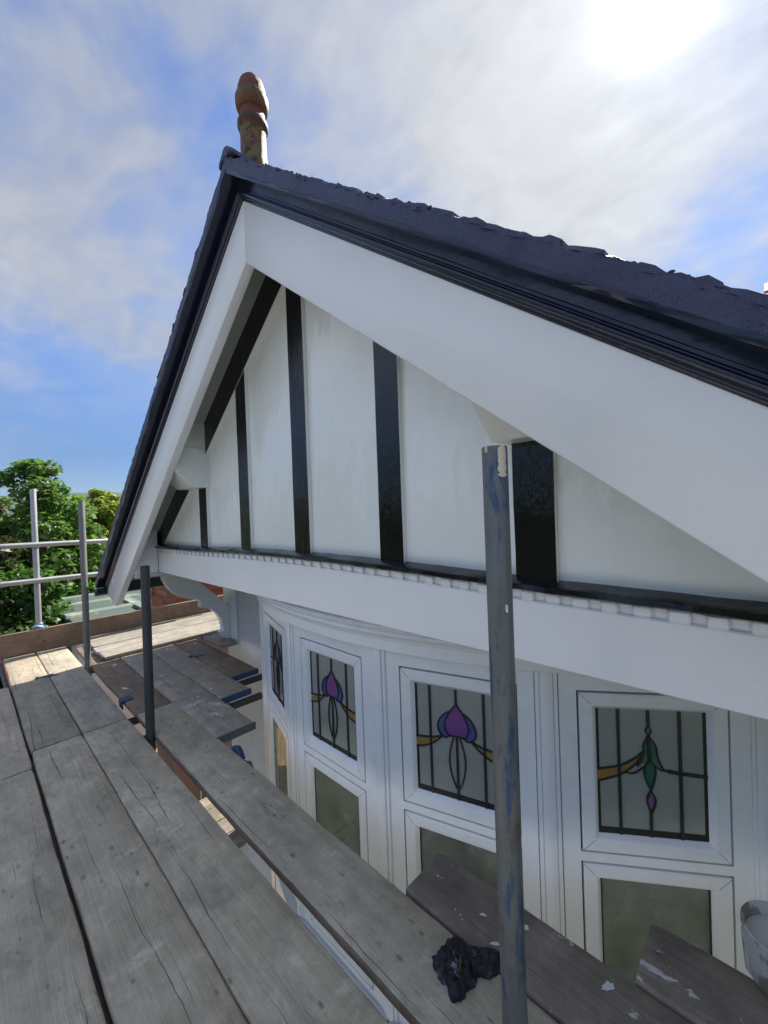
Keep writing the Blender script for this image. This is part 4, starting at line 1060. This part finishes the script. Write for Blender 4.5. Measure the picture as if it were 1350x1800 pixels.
# paint tub at the right edge
t = thing('paint_tub', 'paint splashed pale tub with roped rim at lower right picture edge', 'tub', (.005, 1.425, DZ))
def f_tub(n, b):
    c = n.coord('Object')
    sp = n.ramp(n.noise(n.mapping(c, (12, 12, 6)), 1.0, 5, 0.65), [(0.5, 0.0), (0.56, 1.0)])
    n.put(b.inputs['Base Color'], n.mix(sp, (0.25, 0.21, 0.155), (0.56, 0.54, 0.50)))
    n.put(b.inputs['Normal'], n.bump(n.noise(c, 40, 5, 0.7), 0.6, 0.006))
M_tub = material('splashed_tub', f_tub, rough=0.5)
g = Geo(); g.lathe([(.0, .002), (.078, .002), (.083, .008), (.090, .08), (.092, .118), (.095, .120), (.095, .133), (.091, .135), (.088, .128), (.084, .03), (0, .03)], c=(.005, 1.425, DZ), n=48)
P_add('body', g, M_tub, t, smooth=50)
g = Geo(); g.lathe([(0, .104), (.060, .106), (.0862, .102), (.0862, .096), (0, .096)], c=(.005, 1.425, DZ), n=40); P_add('paint_skin', g, M_splash, t, smooth=60)
g = Geo()
for q in range(2): pass
for j in range(11):
    z = DZ + .012 + j * .0095; rr_ = .0845 + (.0095 * j / 15)
    g.path([(.005 + (rr_ + .001) * math.cos(a), 1.425 + (rr_ + .001) * math.sin(a), z + .012 * (a - 3.5)) for a in np.linspace(3.28, 3.62, 5)], [.003, .0042, .0045, .0042, .003], 6)
P_add('drip_ridges', g, M_tub, t, smooth=60)
g = Geo(); g.path([(.005 + .093 * math.cos(a), 1.425 + .093 * math.sin(a) , DZ + .16 - .13 * math.sin((a - math.pi) ) * (1 if a > math.pi else 0)) for a in np.linspace(math.pi * 1.05, math.pi * 1.95, 24)], [.0025] * 24, 6)

# ------------------------------------------------------------------ side building, green roof
bb = thing('brick_extension', 'red brick side building with white downpipe bracket behind the gable foot', 'building', (-7.0, 2.24, GZ))
def f_brick(n, b):
    c = n.coord('Object'); r = n.rnd()
    n.put(b.inputs['Base Color'], n.ramp(n.math('ADD', n.math('MULTIPLY', r, 0.7), n.math('MULTIPLY', n.noise(c, 40, 4), 0.3)), [(0.15, (0.20, 0.055, 0.030)), (0.55, (0.34, 0.105, 0.055)), (0.95, (0.45, 0.17, 0.095))]))
    n.put(b.inputs['Normal'], n.bump(n.noise(c, 90, 4), 0.4, 0.004))
M_brick = material('red_brick', f_brick, rough=0.8)
M_joint = material('lime_joint', base=(0.19, 0.13, 0.10), rough=0.9)
g = Geo(); g.box(-7.80, -7.0, 2.24, 6.0, GZ, -1.06); P_add('wall', g, M_joint, bb)
gx = Geo(); gx.box(-.1075, .1075, -.006, .02, 0, .062); gy = Geo(); gy.box(-.02, .006, -.1075, .1075, 0, .062)
bx_ = obj('brick', gx, M_brick, bevel=.004); by_ = obj('brick', gy, M_brick, bevel=.004)
first = [True, True]
def put(src, loc, k):
    o = src if first[k] else src.copy()
    if not first[k]: COL.objects.link(o)
    first[k] = False; o.location = Vector(loc) - Vector(bb.location); o.parent = bb
for r in range(9):
    z = -1.06 - .075 * (r + 1) + .006
    for c in range(3 if r % 2 else 4): put(bx_, (-7.115 - c * .225 - (.1125 if r % 2 else 0), 2.24, z), 0)
    for c in range(10): put(by_, (-7.0, 2.355 + c * .225 + (.1125 if r % 2 == 0 else 0), z), 1)
g = Geo(); g.box(-7.95, -6.86, 2.10, 6.1, -1.055, -.99); P_add('eaves_board', g, M_mould, bb)
g = Geo(); g.prism([(-7.95, -.99), (-6.86, -.99), (-7.4, -.7)], 2.10, 6.1); P_add('roof', g, M_tile, bb)
g = Geo(); g.box(-7.72, -7.60, 2.12, 2.20, -1.24, -1.03); g.tube((-7.66, 2.14, -1.22), (-7.66, 2.14, -1.36), .03, 12)
P_add('downpipe_bracket', g, material('white_plastic', base=(.75, .75, .75), rough=.4), bb, bevel=.004, smooth=40)
gr = thing('green_roofed_shed', 'low shed with green sheet roof and pale ribs beyond the toe board', 'shed', (-11.2, 2.3, GZ))
def f_green(n, b):
    c = n.coord('Object'); n.put(b.inputs['Base Color'], n.mix(n.noise(c, 2.5, 6, 0.6), (0.052, 0.085, 0.070), (0.085, 0.125, 0.105)))
M_green_roof = material('green_roof_sheet', f_green, rough=0.75)
def f_rib(n, b):
    c = n.coord('Object'); sp = n.ramp(n.noise(c, 2.2, 3), [(0.58, 0.0), (0.64, 1.0)])
    n.put(b.inputs['Base Color'], n.mix(sp, (0.17, 0.21, 0.185), (0.36, 0.34, 0.22)))
M_rib = material('pale_roof_rib', f_rib, rough=0.7)
rz = lambda x: -2.0 + .012 * (-9.9 - x)
g = Geo(); g.prism([(-9.6, -2.0), (-12.9, -1.96), (-12.9, -2.12), (-9.6, -2.16)], 1.44, 4.6); P_add('roof', g, M_green_roof, gr, bevel=.01)
for xr in (-10.42, -11.55, -12.55):
    g = Geo(); g.prism([(xr - .17, rz(xr) - .01), (xr + .17, rz(xr) - .01), (xr + .13, rz(xr) + .055), (xr - .13, rz(xr) + .055)], 1.40, 3.05); P_add('rib', g, M_rib, gr, bevel=.01)
g = Geo(); g.box(-12.9, -9.62, 2.60, 2.80, -1.99, -1.93); P_add('rib', g, M_rib, gr, bevel=.01)
g = Geo(); g.box(-12.8, -9.75, 1.5, 4.5, GZ, -2.05); P_add('wall', g, M_dash, gr)

# ------------------------------------------------------------------ trees
def leafmat(name, a, b_, trans):
    m = bpy.data.materials.new(name); m.use_nodes = True; n = N(m.node_tree)
    b = m.node_tree.nodes['Principled BSDF']
    at = n.new('ShaderNodeAttribute', attribute_name='tint')
    col = n.mix(at.outputs['Fac'], a, b_)
    n.put(b.inputs['Base Color'], col); b.inputs['Roughness'].default_value = 0.45
    tl = n.new('ShaderNodeBsdfTranslucent'); n.put(tl.inputs[0], n.vmath('MULTIPLY', col, trans))
    mx = n.new('ShaderNodeMixShader'); mx.inputs[0].default_value = 0.5
    out = m.node_tree.nodes['Material Output']
    n.l.new(b.outputs[0], mx.inputs[1]); n.l.new(tl.outputs[0], mx.inputs[2]); n.l.new(mx.outputs[0], out.inputs[0])
    return m
ML_dark = leafmat('dark_green_leaf', (0.030, 0.066, 0.022), (0.125, 0.20, 0.055), (1.6, 2.0, 0.9))
ML_yel = leafmat('yellow_green_leaf', (0.10, 0.145, 0.024), (0.25, 0.31, 0.055), (1.6, 1.7, 0.8))
ML_con = leafmat('dull_conifer_leaf', (0.022, 0.036, 0.012), (0.055, 0.062, 0.020), (1.1, 1.2, 0.8))
ML_lush = leafmat('bright_green_leaf', (0.030, 0.080, 0.014), (0.075, 0.165, 0.026), (1.5, 1.8, 0.8))
def f_bark(n, b):
    n.put(b.inputs['Base Color'], n.mix(n.noise(n.mapping(n.coord('Object'), (9, 9, 2)), 1, 5), (0.05, 0.04, 0.028), (0.16, 0.13, 0.09)))
M_bark = material('grey_brown_bark', f_bark, rough=0.9)
def leaves(clumps, per, size, squash=.7, droop=.25, seed=0, elong=1.9):
    r = np.random.default_rng(seed); C = []; Nn = []; Tn = []
    for (cx, cy, cz, cr, tint) in clumps:
        n = int(per * (cr ** 1.4))
        d = r.normal(size=(n, 3)); d /= np.linalg.norm(d, axis=1)[:, None]
        rad = cr * (r.random(n) ** .42)
        p = d * rad[:, None]; p[:, 2] *= squash
        C.append(p + np.array([cx, cy, cz])); Nn.append(d)
        Tn.append(np.clip(tint + r.normal(size=n) * .2, 0, 1))
    C = np.concatenate(C); D = np.concatenate(Nn); T = np.concatenate(Tn); n = len(C)
    up = D * .55 + r.normal(size=(n, 3)) * .45 + np.array([0, 0, .75]); up /= np.linalg.norm(up, axis=1)[:, None]
    ax = np.cross(up, r.normal(size=(n, 3))); ax /= np.linalg.norm(ax, axis=1)[:, None]
    ax[:, 2] -= droop; ax /= np.linalg.norm(ax, axis=1)[:, None]
    bx = np.cross(up, ax); bx /= np.linalg.norm(bx, axis=1)[:, None]
    s = size * (.65 + .7 * r.random(n)); L = (s * elong / 2)[:, None]; Wd = (s / 2)[:, None]
    V = np.stack([C - ax * L, C + bx * Wd + up * Wd * .25, C + ax * L - up * L * .2, C - bx * Wd + up * Wd * .25], 1).reshape(-1, 3)
    return V, T
def leaf_obj(name, V, T, m, parent):
    n = len(V) // 4; me = bpy.data.meshes.new(name)
    me.vertices.add(4 * n); me.vertices.foreach_set('co', V.astype(np.float32).ravel())
    me.loops.add(4 * n); me.loops.foreach_set('vertex_index', np.arange(4 * n, dtype=np.int32))
    me.polygons.add(n); me.polygons.foreach_set('loop_start', np.arange(0, 4 * n, 4, dtype=np.int32))
    me.update(calc_edges=True); me.validate()
    at = me.attributes.new('tint', 'FLOAT', 'FACE'); at.data.foreach_set('value', T.astype(np.float32))
    me.materials.append(m)
    o = bpy.data.objects.new(name, me); COL.objects.link(o)
    if parent is not None:
        o.parent = parent; o.matrix_parent_inverse = Matrix.Translation(-Vector(parent.location))
    return o
def tree(name, label, x, y, top, rad, base, m, seed, per=260, size=.12, nclump=60, cr=(.45, .9), squash=.75, elong=1.9, shape=1.0, limbs=10):
    t = thing(name, label, 'tree', (x, y, GZ), 'trees beyond the scaffold')
    r = np.random.default_rng(seed); cl = []; H0 = top - base
    g = Geo(); th = base + H0 * .30
    g.path([(x, y, GZ), (x + .1, y, GZ + (th - GZ) * .5), (x - .05, y + .05, th), (x, y, base + H0 * .75)], [rad * .085, rad * .07, rad * .06, .02], 10)
    for i in range(nclump):
        zf = r.random() ** .85
        prof = math.sin(math.pi * min(1, (.12 + .88 * zf)) ** shape) ** .6 if shape > 0 else (1 - zf) ** .8 + .08
        a = r.random() * 2 * math.pi; q = rad * prof * (r.random() ** .4)
        c = cr[0] + (cr[1] - cr[0]) * r.random()
        c = min(c, c * (.55 + .6 * prof))
        p = (x + q * math.cos(a), y + q * math.sin(a), base + H0 * (zf * .93) )
        cl.append((*p, c, np.clip(.25 + .55 * r.random() + .2 * zf, 0, 1)))
        if i < limbs * 3:
            s_ = (x, y, base + H0 * max(.02, zf * .55 - .05)); mid = tuple(.5 * (s_[k] + p[k]) + (r.random() - .5) * .2 for k in range(3))
            g.path([s_, mid, p], [rad * .030, rad * .018, .008], 6)
    P_add('trunk', g, M_bark, t, smooth=60)
    V, T = leaves(cl, per, size, squash, seed=seed, elong=elong)
    leaf_obj('crown', V, T, m, t)
    return t
tree('broadleaf_tree', 'tall dark green broadleaf tree behind the bright galvanised upright', -15.0, 1.42, 2.08, 1.9, -4.2, ML_dark, 21, per=700, size=.088, nclump=105, cr=(.24, .60), shape=.75)
tree('maple_tree', 'yellow green tree behind the dull grey upright', -17.0, 3.25, 1.24, 1.95, -3.2, ML_yel, 33, per=700, size=.085, nclump=95, cr=(.24, .58), shape=.7)
tree('conifer_tree', 'brownish conifer at the left picture edge', -12.5, -.10, 2.6, 1.35, -4.3, ML_con, 41, per=700, size=.075, nclump=90, cr=(.3, .5), shape=-1, elong=3.0)
tree('broadleaf_tree', 'dark tree between the yellow green tree and the black verge', -24.0, 5.75, .92, 1.8, -4.0, ML_dark, 52, per=260, size=.15, nclump=60, cr=(.5, .8), shape=.8)
tree('broadleaf_tree', 'dark tree far back behind the left picture edge', -22.0, .2, .9, 2.4, -4.0, ML_dark, 57, per=240, size=.16, nclump=70, cr=(.6, .9), shape=.8)
def shrub(label, x, y, top, rad, m, seed, per=500, size=.085, n=40):
    t = thing('garden_shrub', label, 'shrub', (x, y, GZ), 'garden shrubs beyond the far end')
    r = np.random.default_rng(seed); cl = []
    for i in range(n):
        a = r.random() * 6.283; zf = r.random(); q = rad * math.sqrt(r.random()) * (1 - .55 * zf ** 2)
        cl.append((x + q * math.cos(a), y + q * math.sin(a), GZ + .3 + (top - GZ - .45) * zf, .26 + .2 * r.random(), .2 + .6 * r.random()))
    V, T = leaves(cl, per, size, .8, seed=seed)
    g = Geo(); g.path([(x, y, GZ), (x, y, (top + GZ) / 2), (x, y, top - .4)], [.05, .035, .01], 6)
    for c in cl[:12]: g.path([(x, y, GZ + .6), c[:3]], [.02, .006], 5)
    P_add('stem', g, M_bark, t); leaf_obj('foliage', V, T, m, t)
shrub('bright green leafy shrub below the lower guard rail', -11.0, 1.05, -1.05, .78, ML_lush, 61)
shrub('bright green shrub at the corner of the green shed roof', -13.6, 2.55, -1.55, .95, ML_lush, 62)
shrub('mid green shrub low behind the bright upright', -12.6, .55, -.95, .85, ML_lush, 63)
shrub('dark shrub low beside the left picture edge', -10.8, .18, -.9, .62, ML_dark, 64)
shrub('small plant with yellow flowers above the shed roof', -14.2, 4.05, -1.62, .6, ML_yel, 65, n=24)
# woods across the garden, mirrored in the glossy paint
r = np.random.default_rng(77); cl = []
for i in range(150):
    x = -34 + 52 * r.random(); cl.append((x, -15 - 7 * r.random(), GZ + 1 + (5.4 + 2.6 * math.sin(x * .45) + 1.5 * math.sin(x * 1.3)) * r.random() ** .7, 1.1 + .8 * r.random(), r.random()))
V, T = leaves(cl, 120, .32, .85, seed=78)
tag(leaf_obj('far_wood', V, T, ML_dark, None), kind='stuff')

# ------------------------------------------------------------------ thin summer haze
g = Geo(); g.box(-2560, 2560, -2560, 2560, GZ - 1.0, 140)
hz = obj('haze', g, bpy.data.materials.new('thin_haze')); tag(hz, kind='stuff')
hm = hz.data.materials[0]; hm.use_nodes = True; hn = hm.node_tree
for x in list(hn.nodes): hn.nodes.remove(x)
pv = hn.nodes.new('ShaderNodeVolumePrincipled'); pv.inputs['Color'].default_value = (0.86, 0.92, 1.0, 1); pv.inputs['Density'].default_value = 0.00009
pv.inputs['Anisotropy'].default_value = 0.2
ho = hn.nodes.new('ShaderNodeOutputMaterial'); hn.links.new(pv.outputs[0], ho.inputs['Volume'])
